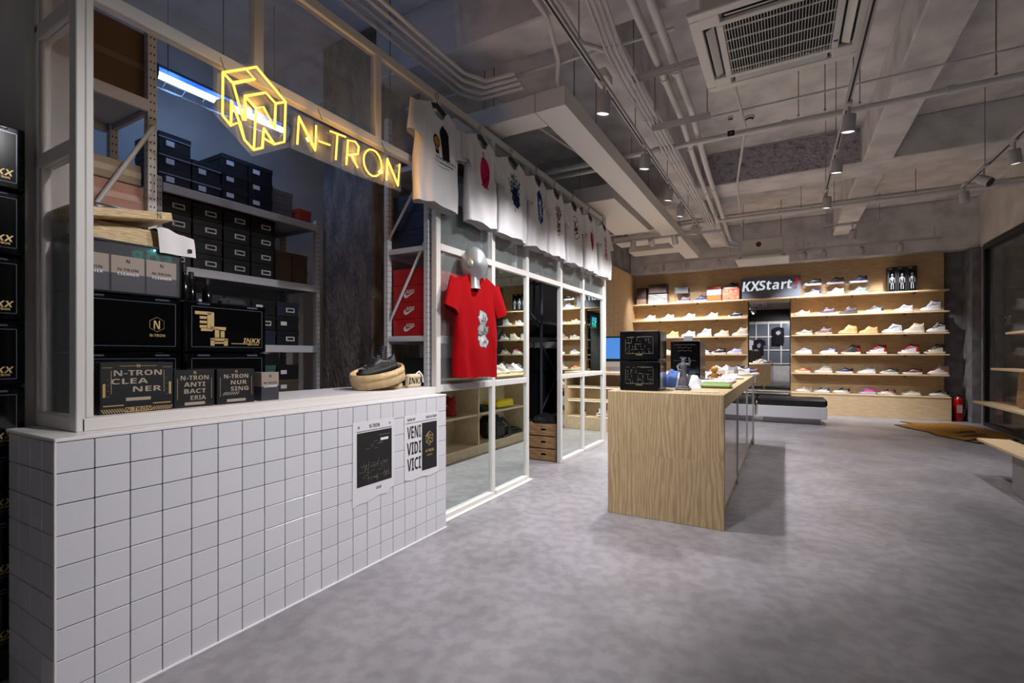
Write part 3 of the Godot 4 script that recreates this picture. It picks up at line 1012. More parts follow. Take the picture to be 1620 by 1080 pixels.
func build_signs() -> void:
	var t := thing("neon_sign", "yellow neon sign with cube emblem and lettering hung in the serving window", "sign", P(-0.05, 2.25, 0.9))
	var s := st()
	var b := t.position
	for path in LOGO:
		var q := []
		for p in path:
			q.append(P(-0.045, p.y, p.x) - b)
		tube_into(s, q, 0.0052, 8)
	put("neon_emblem", s, M.neon, t)
	for path in LET:
		s = st()
		var q := []
		for p in path:
			q.append(P(-0.045, p.y, p.x) - b)
		tube_into(s, q, 0.0052, 8)
		put("neon_letter", s, M.neon, t)
	for part in [[[0.515, 2.16], [0.515, 2.35], [0.69, 2.46], [0.865, 2.36], [0.865, 2.15], [0.78, 2.1], [0.68, 2.04], [0.6, 2.1]], [[0.87, 2.15], [0.87, 2.335], [1.63, 2.35], [1.63, 2.165], [1.25, 2.15]]]:
		var pl := []
		for p in part:
			pl.append(V2(p[0] - 0.9, p[1] - 2.25))
		var o := slab("acrylic_backing", pl, -0.012, -0.008, M.acrylic, t)
		o.rotation.y = PI / 2
	for z in [0.56, 0.83, 1.05, 1.5]:
		tube("hanging_wire", [P(-0.058, 2.36, z) - b, P(-0.09, 2.425, z) - b], 0.0015, M.black_matte, t, 5)
	for q in [[0.69, 2.25, 0.5], [1.0, 2.25, 0.3], [1.25, 2.25, 0.3], [1.5, 2.25, 0.3]]:
		var l := OmniLight3D.new()
		l.name = "neon_light"
		t.add_child(l, true)
		l.position = P(-0.02, q[1], q[0]) - b
		l.light_color = Color(1.0, 0.72, 0.3)
		l.light_energy = q[2] * 0.12
		l.light_size = 0.008
		l.omni_range = 12.0
		l.omni_attenuation = 2.0
		l.shadow_enabled = true
	# shop name board on the far wall
	t = thing("name_board", "grey board with white and red shop name on the far top shelf", "sign", P(1.735, 2.335, 10.66))
	bx("board", Vector3(0, 0.22, 0), Vector3(1.08, 0.43, 0.03), paint(Color(0.36, 0.39, 0.45), 0.5), t, 0.004)
	text(t, "KX", 0.2, Vector3(-0.36, 0.26, 0.018), M.sign_white, 0, 0.98, 0.12)
	text(t, "Start", 0.19, Vector3(0.09, 0.265, 0.018), M.sign_white, 0, 0.98, 0.1)
	text(t, "!", 0.22, Vector3(0.46, 0.265, 0.018), M.sign_red, 0, 1.2, 0.2)
	# cyan neon hanging in the street window, seen by way of two mirrors
	t = thing("neon_sign", "cyan neon lettering hanging inside the street window", "sign", P(4.84, 2.56, 2.65), -PI / 2)
	bx("backing_panel", Vector3(0, 0, -0.012), Vector3(1.0, 0.55, 0.006), M.acrylic, t, 0)
	text(t, "2020", 0.17, Vector3(0, 0.12, 0), M.neon_blue, 0, 1.1)
	text(t, "FOR", 0.17, Vector3(0, -0.12, 0), M.neon_cyan, 0, 1.1)
	for x in [-0.4, 0.4]:
		tube("hanging_wire", [Vector3(x, 0.27, -0.012), Vector3(x, 0.44, -0.012)], 0.002, M.black_matte, t, 5)
	var nl := OmniLight3D.new()
	nl.name = "neon_light"
	t.add_child(nl, true)
	nl.position = Vector3(0, 0, 0.06)
	nl.light_color = Color(0.3, 0.9, 0.9)
	nl.light_energy = 0.05
	nl.light_size = 0.01
	nl.omni_range = 12.0
	nl.omni_attenuation = 2.0
	nl.shadow_enabled = true
	# posters on the tiles
	t = thing("poster", "torn white poster with dark circuit-line artwork pasted on the tiles", "poster", P(0.003, 0.6, 1.35), PI / 2)
	var pl := [V2(-0.155, 0.205), V2(0.155, 0.2), V2(0.155, -0.2), V2(0.12, -0.205), V2(0.1, -0.228), V2(0.03, -0.222), V2(-0.05, -0.24), V2(-0.12, -0.238), V2(-0.158, -0.25)]
	slab("paper", pl, 0, 0.0012, paint(Color(0.8, 0.8, 0.81), 0.8), t)
	print_bar(t, 0.003, -0.003, 0.262, 0.29, 0.0015, M.black_print, "dark_panel")
	text(t, "N-TRON", 0.02, Vector3(0.0, 0.172, 0.002), M.black_print, 0, 0.75)
	print_bar(t, 0.003, 0.15, 0.264, 0.003, 0.0016, M.black_print)
	for x in [-0.115, 0.118]:
		text(t, "N", 0.013, Vector3(x, 0.173, 0.002), M.black_print)
	var rg := RandomNumberGenerator.new()
	rg.seed = 4
	for k in 26:
		print_bar(t, rg.randf_range(-0.1, 0.11), rg.randf_range(-0.125, -0.03), rg.randf_range(0.006, 0.04), 0.002, 0.0025, M.grey_print, "art_line")
		print_bar(t, rg.randf_range(-0.1, 0.11), rg.randf_range(-0.125, -0.02), 0.002, rg.randf_range(0.01, 0.04), 0.0025, M.grey_print, "art_line")
	for k in 9:
		print_bar(t, rg.randf_range(-0.06, 0.06), rg.randf_range(0.04, 0.09), rg.randf_range(0.01, 0.04), 0.002, 0.0025, M.grey_print, "art_line")
	print_bar(t, 0.075, 0.09, 0.06, 0.014, 0.0026, M.white_print)
	print_bar(t, 0.075, 0.115, 0.085, 0.003, 0.0026, M.grey_print)
	text(t, "2020", 0.014, Vector3(0.03, -0.178, 0.002), M.black_print)
	t = thing("poster", "white poster reading three Latin words beside a dark emblem panel on the tiles", "poster", P(0.003, 0.6, 1.755), PI / 2)
	slab("paper", [V2(-0.162, 0.195), V2(0.165, 0.195), V2(0.165, -0.2), V2(0.08, -0.21), V2(0.0, -0.2), V2(-0.1, -0.205), V2(-0.16, -0.19)], 0, 0.0012, paint(Color(0.8, 0.8, 0.81), 0.8), t)
	print_bar(t, 0.072, -0.015, 0.148, 0.3, 0.0016, M.black_print, "dark_panel")
	for k in 3:
		text(t, ["VENI", "VIDI", "VICI"][k], 0.074, Vector3(-0.076, 0.088 - k * 0.098, 0.0025), M.black_print, 0, [0.52, 0.6, 0.6][k])
	text(t, "WAR WY", 0.016, Vector3(-0.1, 0.168, 0.002), M.black_print, 0, 0.85)
	text(t, "NEED N-TRON", 0.016, Vector3(0.09, 0.168, 0.002), M.black_print, 0, 0.75)
	print_bar(t, 0.0, 0.148, 0.3, 0.0025, 0.0018, M.black_print)
	s = st()
	for path in LOGO:
		var q := []
		for p in path:
			q.append(Vector3((p.x - 0.69) * 0.24 + 0.07, (p.y - 2.25) * 0.24 + 0.03, 0.0028))
		tube_into(s, q, 0.0014, 5)
	put("emblem", s, M.gold_print, t)
	text(t, "N-TRON", 0.018, Vector3(0.072, -0.047, 0.003), M.gold_print, 0, 0.9)
	text(t, "SERVICE", 0.009, Vector3(0.072, -0.075, 0.003), M.gold_print, 0, 1.1)

func build_store_room() -> void:
	var F := PI / 2  # facing the shop
	# cases beside the white wall, one on another
	var b := thing("case_plinth", "low black plinth under the tall stack of cases", "plinth", P(-0.575, 0, -0.135))
	bx("body", Vector3(0, 0.055, 0), Vector3(0.28, 0.11, 0.375), M.black_matte, b, 0.004)
	var words := ["bottom", "second", "third", "fourth", "fifth", "sixth", "seventh", "top"]
	for k in 8:
		display_case("black case with gold lettering, %s in the stack by the white wall" % (words[k] if k in [0, 7] else words[k] + " from the floor"), P(-0.575, 0.111 + k * 0.2355, -0.135), F, "stacked display cases")
	# cases on the worktop
	display_case("black display case at worktop level behind the large printed cleaner box", P(-0.41, 0.9455, 0.31), F, "cases on the worktop")
	display_case("black display case at worktop level behind the nursing box", P(-0.41, 0.9455, 0.7), F, "cases on the worktop")
	display_case("black display case with small gold cube emblem, in the window corner", P(-0.41, 1.175, 0.31), F, "cases on the worktop", 1)
	var t := display_case("black display case with large gold block characters and lettering", P(-0.41, 1.175, 0.7), F, "cases on the worktop")
	var door: Node3D = t.get_node("door")
	var gz := 0.0085
	for q in [[-0.115, 0.062, 0.07, 0.014], [-0.115, 0.042, 0.03, 0.012], [-0.115, 0.022, 0.03, 0.012], [-0.115, 0.002, 0.03, 0.012], [-0.1, -0.012, 0.05, 0.012], [-0.083, 0.03, 0.03, 0.075], [-0.05, -0.004, 0.07, 0.014], [-0.055, -0.026, 0.02, 0.04], [-0.03, -0.03, 0.018, 0.03], [-0.045, -0.055, 0.08, 0.012], [-0.075, -0.068, 0.018, 0.03], [-0.015, -0.068, 0.018, 0.03], [-0.045, -0.07, 0.05, 0.008]]:
		print_bar(door, q[0], q[1], q[2], q[3], gz, M.gold_print, "block_character")
	print_bar(door, 0.06, -0.072, 0.1, 0.003, gz, M.gold_print)
	# clear case with three product boxes in it
	t = thing("clear_case", "clear fronted case holding three cleaner boxes", "case", P(-0.41, 1.4035, 0.31), F)
	for q in [[Vector3(0, 0.004, 0), Vector3(0.375, 0.008, 0.28), "bottom"], [Vector3(0, 0.2, 0), Vector3(0.375, 0.008, 0.28), "top"], [Vector3(-0.184, 0.102, 0), Vector3(0.007, 0.188, 0.28), "side"], [Vector3(0.184, 0.102, 0), Vector3(0.007, 0.188, 0.28), "side"], [Vector3(0, 0.102, -0.137), Vector3(0.36, 0.188, 0.006), "back"]]:
		bx(q[2], q[0], q[1], M.black_shell, t, 0.002)
	bx("clear_door", Vector3(0, 0.102, 0.137), Vector3(0.36, 0.188, 0.004), M.acrylic, t, 0)
	for x in [-0.1, 0.1]:
		bx("finger_lug", Vector3(x, 0.2, 0.143), Vector3(0.055, 0.008, 0.008), M.case_edge, t, 0.003)
	bx("rim", Vector3(0, 0.009, 0.14), Vector3(0.36, 0.003, 0.002), M.case_edge, t, 0)
	for k in 3:
		carton("small beige and charcoal cleaner carton in the clear case, %s" % ["next to the window corner", "the middle one", "next to the pouch"][k], P(-0.3, 1.412, 0.185 + k * 0.118), 0.112, 0.14, 0.06, 3, "cartons in the clear case")
	# printed product cartons along the sill
	carton("large black cleaner carton with gold circuit print on the worktop", P(-0.205, 0.9455, 0.292), 0.24, 0.19, 0.09, 0, "")
	carton("black antibacterial carton with beige lettering on the worktop", P(-0.205, 0.9455, 0.497), 0.16, 0.155, 0.08, 1, "")
	carton("black nursing carton with beige lettering on the worktop", P(-0.205, 0.9455, 0.673), 0.17, 0.155, 0.08, 2, "")
	carton("small two-tone beige and charcoal carton beside the nursing carton", P(-0.2, 0.9455, 0.842), 0.09, 0.135, 0.06, 3, "")
	# wooden box with slanted lid and cloth bag
	t = thing("wooden_box", "pale wooden gift box with its lid resting askew on the clear case", "box", P(-0.4, 1.6115, 0.32), F)
	bx("tray", Vector3(0, 0.035, 0), Vector3(0.3, 0.07, 0.2), M.bamboo, t, 0.003)
	var lid := bx("lid", Vector3(-0.045, 0.1, 0.06), Vector3(0.34, 0.034, 0.22), M.bamboo, t, 0.003)
	lid.rotation.z = 0.16
	text(lid, "N", 0.02, Vector3(0.12, 0.0, 0.112), M.grey_print)
	t = thing("cloth_pouch", "white cloth pouch with a small dark tag draped over the case edge", "pouch", P(-0.33, 1.612, 0.46), F)
	var s := st()
	sheet_into(s, 14, 10, func(u: float, v: float):
		var x := lerpf(-0.065, 0.075, u)
		var fall := maxf(0.0, v - 0.5) * 2.0
		return Vector3(x + 0.012 * fall, 0.075 - 0.1 * fall * fall + 0.01 * sin(u * 7.0) * (1.0 - fall) - 0.03 * maxf(0.0, u - 0.7) * 3.0 * (1.0 - fall), lerpf(-0.06, 0.075, minf(1.0, v * 1.7)) + 0.004 * sin(u * 9.0)), Vector3(0, -0.2, -0.1))
	sheet_into(s, 8, 4, func(u: float, v: float): return Vector3(lerpf(-0.065, 0.075, u), lerpf(0.0, 0.075, v) , -0.06 - 0.01 * sin(PI * v)), Vector3(0, 0.03, 0.1))
	put("fabric", s, M.white_cloth, t)
	bx("tag", Vector3(0.06, 0.0, 0.083), Vector3(0.016, 0.016, 0.001), M.black_print, t, 0)
	# bottles on the second case
	for k in 3:
		t = thing("dropper_bottle", "%s dark glass dropper bottle standing on the case behind the pouch" % ["tallest", "medium", "shortest"][k], "bottle", P(-0.46 - 0.04 * (k % 2), 1.404, 0.6 + k * 0.052), 0, "dark bottles on the worktop cases")
		var hh: float = [0.19, 0.16, 0.13][k]
		lathe("bottle_body", [V2(0, 0), V2(0.021, 0), V2(0.022, 0.004), V2(0.022, hh * 0.62), V2(0.01, hh * 0.74), V2(0.01, hh * 0.8)], M.black_gloss, t, 14)
		lathe("cap", [V2(0.012, hh * 0.78), V2(0.012, hh * 0.98), V2(0.009, hh), V2(0, hh)], M.black_matte, t, 14)
	t = thing("tape_dispenser", "small chrome clip tool resting on the gold character case", "tool", P(-0.36, 1.4045, 0.77), F)
	s = st()
	slab_into(s, [V2(-0.06, 0), V2(0.06, 0), V2(0.058, 0.018), V2(0.04, 0.03), V2(-0.04, 0.034), V2(-0.058, 0.02)], -0.02, 0.02)
	put("body", s, M.chrome, t)
	bx("grip", Vector3(0.006, 0.015, 0.021), Vector3(0.07, 0.014, 0.002), M.black_matte, t, 0.001)
	# bamboo steamer with a black shoe, second one behind with the linen bag
	t = thing("bamboo_steamer", "tilted round bamboo steamer holding a black studded shoe", "steamer", P(-0.27, 0.988, 1.66))
	t.rotation = Vector3(0.0, 0.0, 0.0)
	t.basis = Basis(Vector3(1, 0, 0), 0.24)
	lathe("rim", [V2(0.155, 0.0), V2(0.168, 0.0), V2(0.17, 0.04), V2(0.168, 0.088), V2(0.155, 0.088), V2(0.153, 0.04), V2(0.155, 0.0)], M.bamboo, t, 40)
	lathe("bottom", [V2(0, 0.012), V2(0.155, 0.012)], M.bamboo, t, 40)
	lathe("band", [V2(0.17, 0.05), V2(0.1725, 0.05), V2(0.172, 0.08), V2(0.1695, 0.08)], M.bamboo, t, 40)
	t = thing("bamboo_steamer", "plain bamboo steamer base under the tilted steamer", "steamer", P(-0.3, 0.9455, 1.74))
	lathe("rim", [V2(0.1, 0.0), V2(0.115, 0.0), V2(0.115, 0.03), V2(0.1, 0.03)], M.bamboo, t, 32)
	lathe("bottom", [V2(0, 0.008), V2(0.1, 0.008)], M.bamboo, t, 32)
	var bk := Color(0.035, 0.035, 0.04)
	var sh := shoe("low", [bk, bk, Color(0.1, 0.1, 0.11), bk, Color(0.25, 0.25, 0.27), bk], P(-0.26, 1.045, 1.645), PI / 2 - 0.25, "black studded shoe lying in the bamboo steamer", "", Color(0.09, 0.09, 0.1))
	sh.rotation.z = 0.2
	tube("ankle_strap", [Vector3(0.04, 0.08, 0.0), Vector3(0.055, 0.13, 0.0), Vector3(0.07, 0.165, 0.0)], [0.03, 0.026, 0.022], paint(Color(0.05, 0.05, 0.06), 0.7), sh, 10)
	s = st()
	for k in 6:
		var y := 0.085 + k * 0.014
		tube_into(s, [Vector3(0.026 + k * 0.006, y, 0.03), Vector3(0.022 + k * 0.006, y + 0.004, 0.0), Vector3(0.026 + k * 0.006, y, -0.03)], 0.0035, 5)
	var sd := st()
	var rg := RandomNumberGenerator.new()
	rg.seed = 19
	for k in 40:
		box_into(sd, shoe_point("low", rg.randf_range(0.06, 0.9), rg.randf_range(0.12, 0.88), 0.003), Vector3(0.006, 0.005, 0.006))
	put("studs", sd, paint(Color(0.5, 0.5, 0.5), 0.3), sh).set_meta("kind", "stuff")
	put("strap_lacing", s, paint(Color(0.45, 0.44, 0.46), 0.7), sh)
	t = thing("linen_bag", "cream linen bag with black lettering standing on the sill", "bag", P(-0.2, 0.9455, 1.905), F)
	bx("bag_body", Vector3(0, 0.045, 0), Vector3(0.13, 0.09, 0.045), paint(Color(0.78, 0.72, 0.6), 0.9), t, 0.012)
	text(t, "INKX", 0.042, Vector3(0, 0.045, 0.024), M.black_print, 0, 0.95, 0.2)
	tube("cord", [Vector3(0.03, 0.09, 0), Vector3(0.05, 0.105, 0.01), Vector3(0.07, 0.08, 0.02), Vector3(0.072, 0.03, 0.026)], 0.005, M.white_cloth, t, 8)
	# racks
	rack("cool lit steel rack full of shoeboxes along the stock room wall", -2.05, -1.55, 0.97, 2.24, 2.33, [0.3, 0.72, 1.24, 1.76, 2.29], M.steel_white, [])
	rack("grey steel rack with cartons in the stock room corner", -1.2, -0.75, 0.24, 0.62, 2.85, [0.55, 1.2, 1.86, 2.42], M.steel_white, [])
	var rk: Node3D = get_node("storage_rack_001")
	tube("brace", [P(-0.735, 2.3, 0.6) - rk.position, P(-0.735, 1.72, 0.3) - rk.position], 0.011, M.steel_white, rk, 6)
	rack("perforated white steel rack of red shoeboxes behind the partition", -0.58, -0.165, 2.02, 3.3, 2.9, [0.3, 1.3, 1.935, 2.52], M.steel_white, [[2.04, 1.38, 2.0], [2.04, 2.0, 2.5]])
	var up := ["lowest", "second up", "third up", "topmost"]
	var nth := ["first", "second", "third", "fourth", "fifth"]
	var lv := {2: "blue rack's top shelf", 1: "blue rack's second shelf", 0: "blue rack's third shelf", -1: "blue rack's lowest shelf"}
	var bb := -1.6 - 0.17
	for q in [[0.0, 3, 3], [0.205, 2, 3], [0.41, 3, 1], [0.615, 3, 1]]:
		for k in int(q[1]):
			shoe_box("black shoebox, %s in %s stack from perforated post, %s" % [up[k], nth[int(q[0] / 0.2)], lv[2]], P(bb, 2.294 + k * 0.1195, 1.115 + q[0]), F, "black shoeboxes, top shelf", M.black_box, 0.2, 0.118, 0.33, int(q[2]))
	t = shoe_box("orange shoebox at the far end of the cool lit rack's top shelf", P(bb, 2.294, 2.13), F, "", paint(Color(0.62, 0.2, 0.08)), 0.13, 0.118, 0.33, 0)
	for k in 2:
		shoe_box("%s grey cardboard shoebox beside the orange one on the top shelf" % ["lower", "upper"][k], P(bb - 0.05, 2.294 + k * 0.12, 1.945), F, "grey shoeboxes", paint(Color(0.4, 0.38, 0.36)), 0.21, 0.118, 0.33, 0)
	for c in 4:
		for k in 4:
			shoe_box("black shoebox, %s in %s stack from perforated post, %s" % [up[k], nth[c], lv[1]], P(bb, 1.765 + k * 0.1195, 1.115 + c * 0.212), F, "black shoeboxes, second shelf", M.black_box, 0.205, 0.118, 0.33, 2)
	for c in 2:
		for k in 2:
			shoe_box("brown kraft shoebox, %s in %s stack from the column, %s" % [["lower", "upper"][k], nth[1 - c], lv[1]], P(bb - 0.03, 1.765 + k * 0.13, 1.95 + c * 0.155), F, "kraft shoeboxes", paint(Color(0.32, 0.26, 0.21)), 0.15, 0.13, 0.33, 0)
	for c in 5:
		for k in 3:
			shoe_box("dark shoebox, %s in %s stack from perforated post, %s" % [up[k], nth[c], lv[0]], P(bb, 1.245 + k * 0.1195, 1.12 + c * 0.212), F, "black shoeboxes, third shelf", M.black_box if (c + k) % 3 else M.navy_box, 0.205, 0.118, 0.33, 1 if (c + k) % 2 else 2)
	for c in 5:
		for k in 3:
			shoe_box("shoebox, %s in %s stack from perforated post, %s" % [up[k], nth[c], lv[-1]], P(bb, 0.725 + k * 0.1195, 1.12 + c * 0.212), F, "dark shoeboxes, lowest shelf", paint(Color(0.2, 0.34, 0.31)) if c == 3 and k == 2 else (paint(Color(0.27, 0.23, 0.19)) if (c + k) % 2 else M.black_box), 0.205, 0.118, 0.33, 1)
	# corner rack contents
	for q in [[2.425, 0.34, "tall brown cardboard carton on top of the corner rack", Color(0.37, 0.29, 0.2), 0.34], [1.865, 0.13, "pink parcel box on the corner rack's middle shelf", Color(0.68, 0.52, 0.47), 0.33], [2.0, 0.1, "cream parcel box lying on the pink parcel", Color(0.6, 0.55, 0.47), 0.3], [1.205, 0.3, "dark carton on the corner rack's lower shelf", Color(0.14, 0.12, 0.14), 0.33], [1.51, 0.2, "crumpled silver padded mailer on the dark carton", Color(0.55, 0.53, 0.5), 0.28]]:
		t = thing("parcel_box", q[2], "box", P(-0.96, q[0] + 0.001, 0.43), F)
		bx("carton", Vector3(0, q[1] / 2, 0), Vector3(q[4] - 0.02, q[1], 0.33), paint(q[3], 0.8), t, 0.004)
		bx("tape", Vector3(0, q[1] / 2, 0.1655), Vector3(q[4] - 0.02, 0.03, 0.001), paint((q[3] as Color).lightened(0.12), 0.4), t, 0)
	# rolled vinyl sheet behind the end pane
	t = thing("vinyl_roll", "tall roll of dark grey vinyl standing behind the end pane", "roll", P(-0.645, 0.9455, 0.33))
	lathe("sheet_roll", [V2(0, 0), V2(0.085, 0), V2(0.087, 0.01), V2(0.087, 0.86), V2(0.085, 0.87), V2(0, 0.87)], paint(Color(0.3, 0.3, 0.29), 0.3), t, 36)
	# red boxes behind the red shirt
	for c in 4:
		for k in 4:
			t = shoe_box("red shoebox, %s in the %s stack from the white rack's perforated post" % [up[k], nth[c]], P(-0.375, 1.304 + k * 0.122, 2.18 + c * 0.235), PI, "red shoeboxes on the white rack", M.red_box, 0.32, 0.12, 0.225, 0)
			t.rotation.y = 0.0
			if c == 0 and k < 3:
				# maker's word and stripe on the long side that faces the entrance
				text(t, "NIKE", 0.026, Vector3(0.008, 0.074, 0.114), M.white_print, 0, 0.9, 0.25)
				var sw := slab("stripe_mark", swoosh_poly(0.11), 0, 0.001, M.white_print, t)
				sw.position = Vector3(0.0, 0.055, 0.1135)
			if (c == 1 or c == 2) and k > 1:
				var g := text(t, "NIKE", 0.018, Vector3(0.161, 0.07, 0.0), M.white_print, PI / 2, 1.05, 0.25)
				var sw := slab("stripe_mark", swoosh_poly(0.06), 0, 0.001, M.white_print, t)
				sw.position = Vector3(0.161, 0.055, 0.0)
				sw.rotation.y = PI / 2
	for c in 3:
		for k in 3:
			shoe_box("navy shoebox, %s in the %s stack on the white rack's upper shelf" % [up[k], nth[c]], P(-0.375, 1.94 + k * 0.13, 2.18 + c * 0.235), 0, "navy shoeboxes on the white rack", M.navy_box, 0.32, 0.128, 0.225, 0)
		for k in 2:
			shoe_box("dark red shoebox, %s in the %s stack on top of the white rack" % [["lower", "upper"][k], nth[c]], P(-0.375, 2.525 + k * 0.13, 2.18 + c * 0.235), 0, "dark red shoeboxes on the white rack", paint(Color(0.3, 0.06, 0.07)), 0.32, 0.128, 0.225, 0)
	t = thing("storage_crate", "black plastic crate on the white rack's lower shelf", "crate", P(-0.372, 0.302, 2.64))
	bx("body", Vector3(0, 0.42, 0), Vector3(0.3, 0.84, 1.0), M.black_matte, t, 0.01)
	# tube lamp in a wire cage
	var at := P(-1.5, 2.95, 0.92)
	t = thing("tube_lamp", "caged cool white tube lamp hanging in the stock room", "lamp", at)
	var ln := 0.95
	s = st()
	sheet_into(s, 10, 1, func(u: float, v: float):
		var a := PI * (0.12 + 0.76 * u)
		return Vector3(0.075 * cos(a), 0.07 * sin(a), -ln * v), Vector3(0, -0.1, -0.4))
	put("reflector", s, M.lamp_blue, t)
	tube("lamp_tube", [Vector3(0, 0.008, -0.03), Vector3(0, 0.008, -ln + 0.03)], 0.022, M.tube_on, t, 12)
	for z in [0.0, -ln]:
		tube("end_cap", [Vector3(0, 0, z - 0.014), Vector3(0, 0, z + 0.014)], 0.078, M.black_matte, t, 20)
	s = st()
	for k in 8:
		var z := -0.06 - k * 0.118
		var ring := []
		for i in 9:
			var a := PI + PI * i / 8.0
			ring.append(Vector3(0.076 * cos(a), 0.07 * sin(a), z))
		tube_into(s, ring, 0.0014, 5)
	for i in 3:
		var a := PI + PI * (i + 1) / 4.0
		tube_into(s, [Vector3(0.076 * cos(a), 0.07 * sin(a), 0), Vector3(0.076 * cos(a), 0.07 * sin(a), -ln)], 0.0014, 5)
	put("wire_cage", s, M.chrome, t)
	for z in [-0.1, -ln + 0.1]:
		tube("hanging_wire", [Vector3(0, 0.05, z), Vector3(0, 0.95, z)], 0.002, M.black_matte, t, 5)
	for k in 3:
		var l := OmniLight3D.new()
		l.name = "tube_light"
		t.add_child(l, true)
		l.position = Vector3(0, -0.03, -0.16 - k * 0.31)
		l.light_color = Color(0.52, 0.72, 1.0)
		l.light_energy = 0.085
		l.light_size = 0.1
		l.omni_range = 10.0
		l.omni_attenuation = 2.0
		l.shadow_enabled = true
	for q in [[-0.7, 2.52, 0.92, "beside the cube emblem"], [-0.5, 2.42, 2.0, "near the last neon letter"]]:
		t = thing("pendant_lamp", "small unlit white dome pendant in the stock room " + q[3], "lamp", P(q[0], q[1], q[2]))
		lathe("dome", [V2(0, 0.0), V2(0.03, 0.002), V2(0.045, 0.014), V2(0.035, 0.035), V2(0.012, 0.05), V2(0, 0.052)], M.white_plastic, t, 20)
		tube("cable", [Vector3(0, 0.05, 0), Vector3(0, 3.9 - q[1], 0)], 0.003, M.black_matte, t, 5)
	# inside the doorway: crates and a dark clothes rail
	var crate: Node3D
	for k in 3:
		var lab: String = ["lowest wooden drawer crate inside the doorway", "middle wooden drawer crate inside the doorway", "top wooden drawer crate inside the doorway"][k]
		var p := P(-0.35, 0.001 + k * 0.136, 4.32)
		if k == 0:
			crate = thing("wooden_crate", lab, "crate", p, 0, "wooden crates in the doorway")
			# hollow box; the hand hole is an opening between four front pieces
			for q in [[Vector3(0, 0.005, -0.01), Vector3(0.36, 0.01, 0.28), "bottom"], [Vector3(-0.175, 0.067, -0.01), Vector3(0.01, 0.134, 0.28), "side"], [Vector3(0.175, 0.067, -0.01), Vector3(0.01, 0.134, 0.28), "side"], [Vector3(0, 0.067, -0.145), Vector3(0.34, 0.134, 0.01), "back"], [Vector3(0, 0.129, -0.01), Vector3(0.34, 0.01, 0.26), "top"]]:
				bx(q[2], q[0], q[1], M.crate_wood, crate, 0.002)
			for q in [[0.0, 0.034, 0.34, 0.05], [0.0, 0.1055, 0.34, 0.046], [-0.085, 0.071, 0.17, 0.024], [0.115, 0.071, 0.11, 0.024]]:
				bx("front_board", Vector3(q[0], q[1], 0.135), Vector3(q[2], q[3], 0.012), M.crate_wood, crate, 0.001)
		else:
			copy(crate, p, 0, lab)
	t = thing("black_bundle", "black folded garment heaped on the wooden crates", "garment", P(-0.35, 0.41, 4.32))
	s = st()
	var nz := noise(5.0, 3, 3)
	sheet_into(s, 24, 10, func(u: float, v: float):
		var r := 0.17 * sin(PI * 0.5 * (1.0 - v)) + 0.0
		var y := 0.12 * pow(v, 0.7)
		var k := 1.0 + 0.3 * nz.get_noise_2d(cos(TAU * u) * 1.2, sin(TAU * u) * 1.2 + v)
		return Vector3(r * k * cos(TAU * u), y * (0.8 + 0.3 * nz.get_noise_2d(u * 3.0, v * 2.0)), r * 0.75 * k * sin(TAU * u)), Vector3(0, 0.03, 0))
	put("fabric", s, paint(Color(0.06, 0.06, 0.075), 0.9), t)
	t = thing("clothes_rail", "dark steel clothes rail with crossed braces inside the doorway", "rail", P(-0.8, 0, 4.9))
	var rm: Material = paint(Color(0.3, 0.31, 0.34), 0.4)
	for z in [4.5, 5.4]:
		for x in [-1.05, -0.5]:
			tube("upright", [P(x, 0, z) - t.position, P(x, 2.2, z) - t.position], 0.018, rm, t, 10)
	for y in [0.1, 1.36, 2.15]:
		for x in [-1.05, -0.5]:
			tube("rail_bar", [P(x, y, 4.5) - t.position, P(x, y, 5.4) - t.position], 0.014, rm, t, 8)
		for z in [4.5, 5.4]:
			tube("cross_bar", [P(-1.05, y, z) - t.position, P(-0.5, y, z) - t.position], 0.014, rm, t, 8)
	tube("brace", [P(-0.5, 0.5, 4.5) - t.position, P(-0.5, 1.3, 5.4) - t.position], 0.01, rm, t, 6)
	tube("brace", [P(-0.5, 1.3, 4.5) - t.position, P(-0.5, 0.5, 5.4) - t.position], 0.01, rm, t, 6)
	tube("brace", [P(-0.5, 1.5, 4.5) - t.position, P(-1.05, 2.1, 4.5) - t.position], 0.012, rm, t, 6)
	for k in 5:
		var o := shirt("dark_jacket", "dark jacket on the doorway rail, %s from the wooden crates" % ["first", "second", "third", "fourth", "fifth"][k], 10, [Color(0.07, 0.07, 0.09), Color(0.1, 0.1, 0.12), Color(0.16, 0.06, 0.07), Color(0.12, 0.13, 0.16)][k % 4], P(-0.78, 1.36, 4.62 + k * 0.165), 0.15 * ((k % 3) - 1), "dark jackets in the doorway", 60 + k, 0.2, 0.85)
		o.set_meta("category", "jacket")
	t = thing("gear_bag", "black gear bag on the clothes rail's upper bars", "bag", P(-0.78, 1.375, 4.95))
	bx("bag_body", Vector3(0, 0.11, 0), Vector3(0.4, 0.2, 0.6), M.black_matte, t, 0.05)
	bx("strap", Vector3(0, 0.215, 0), Vector3(0.05, 0.012, 0.5), paint(Color(0.2, 0.2, 0.22)), t, 0.004)

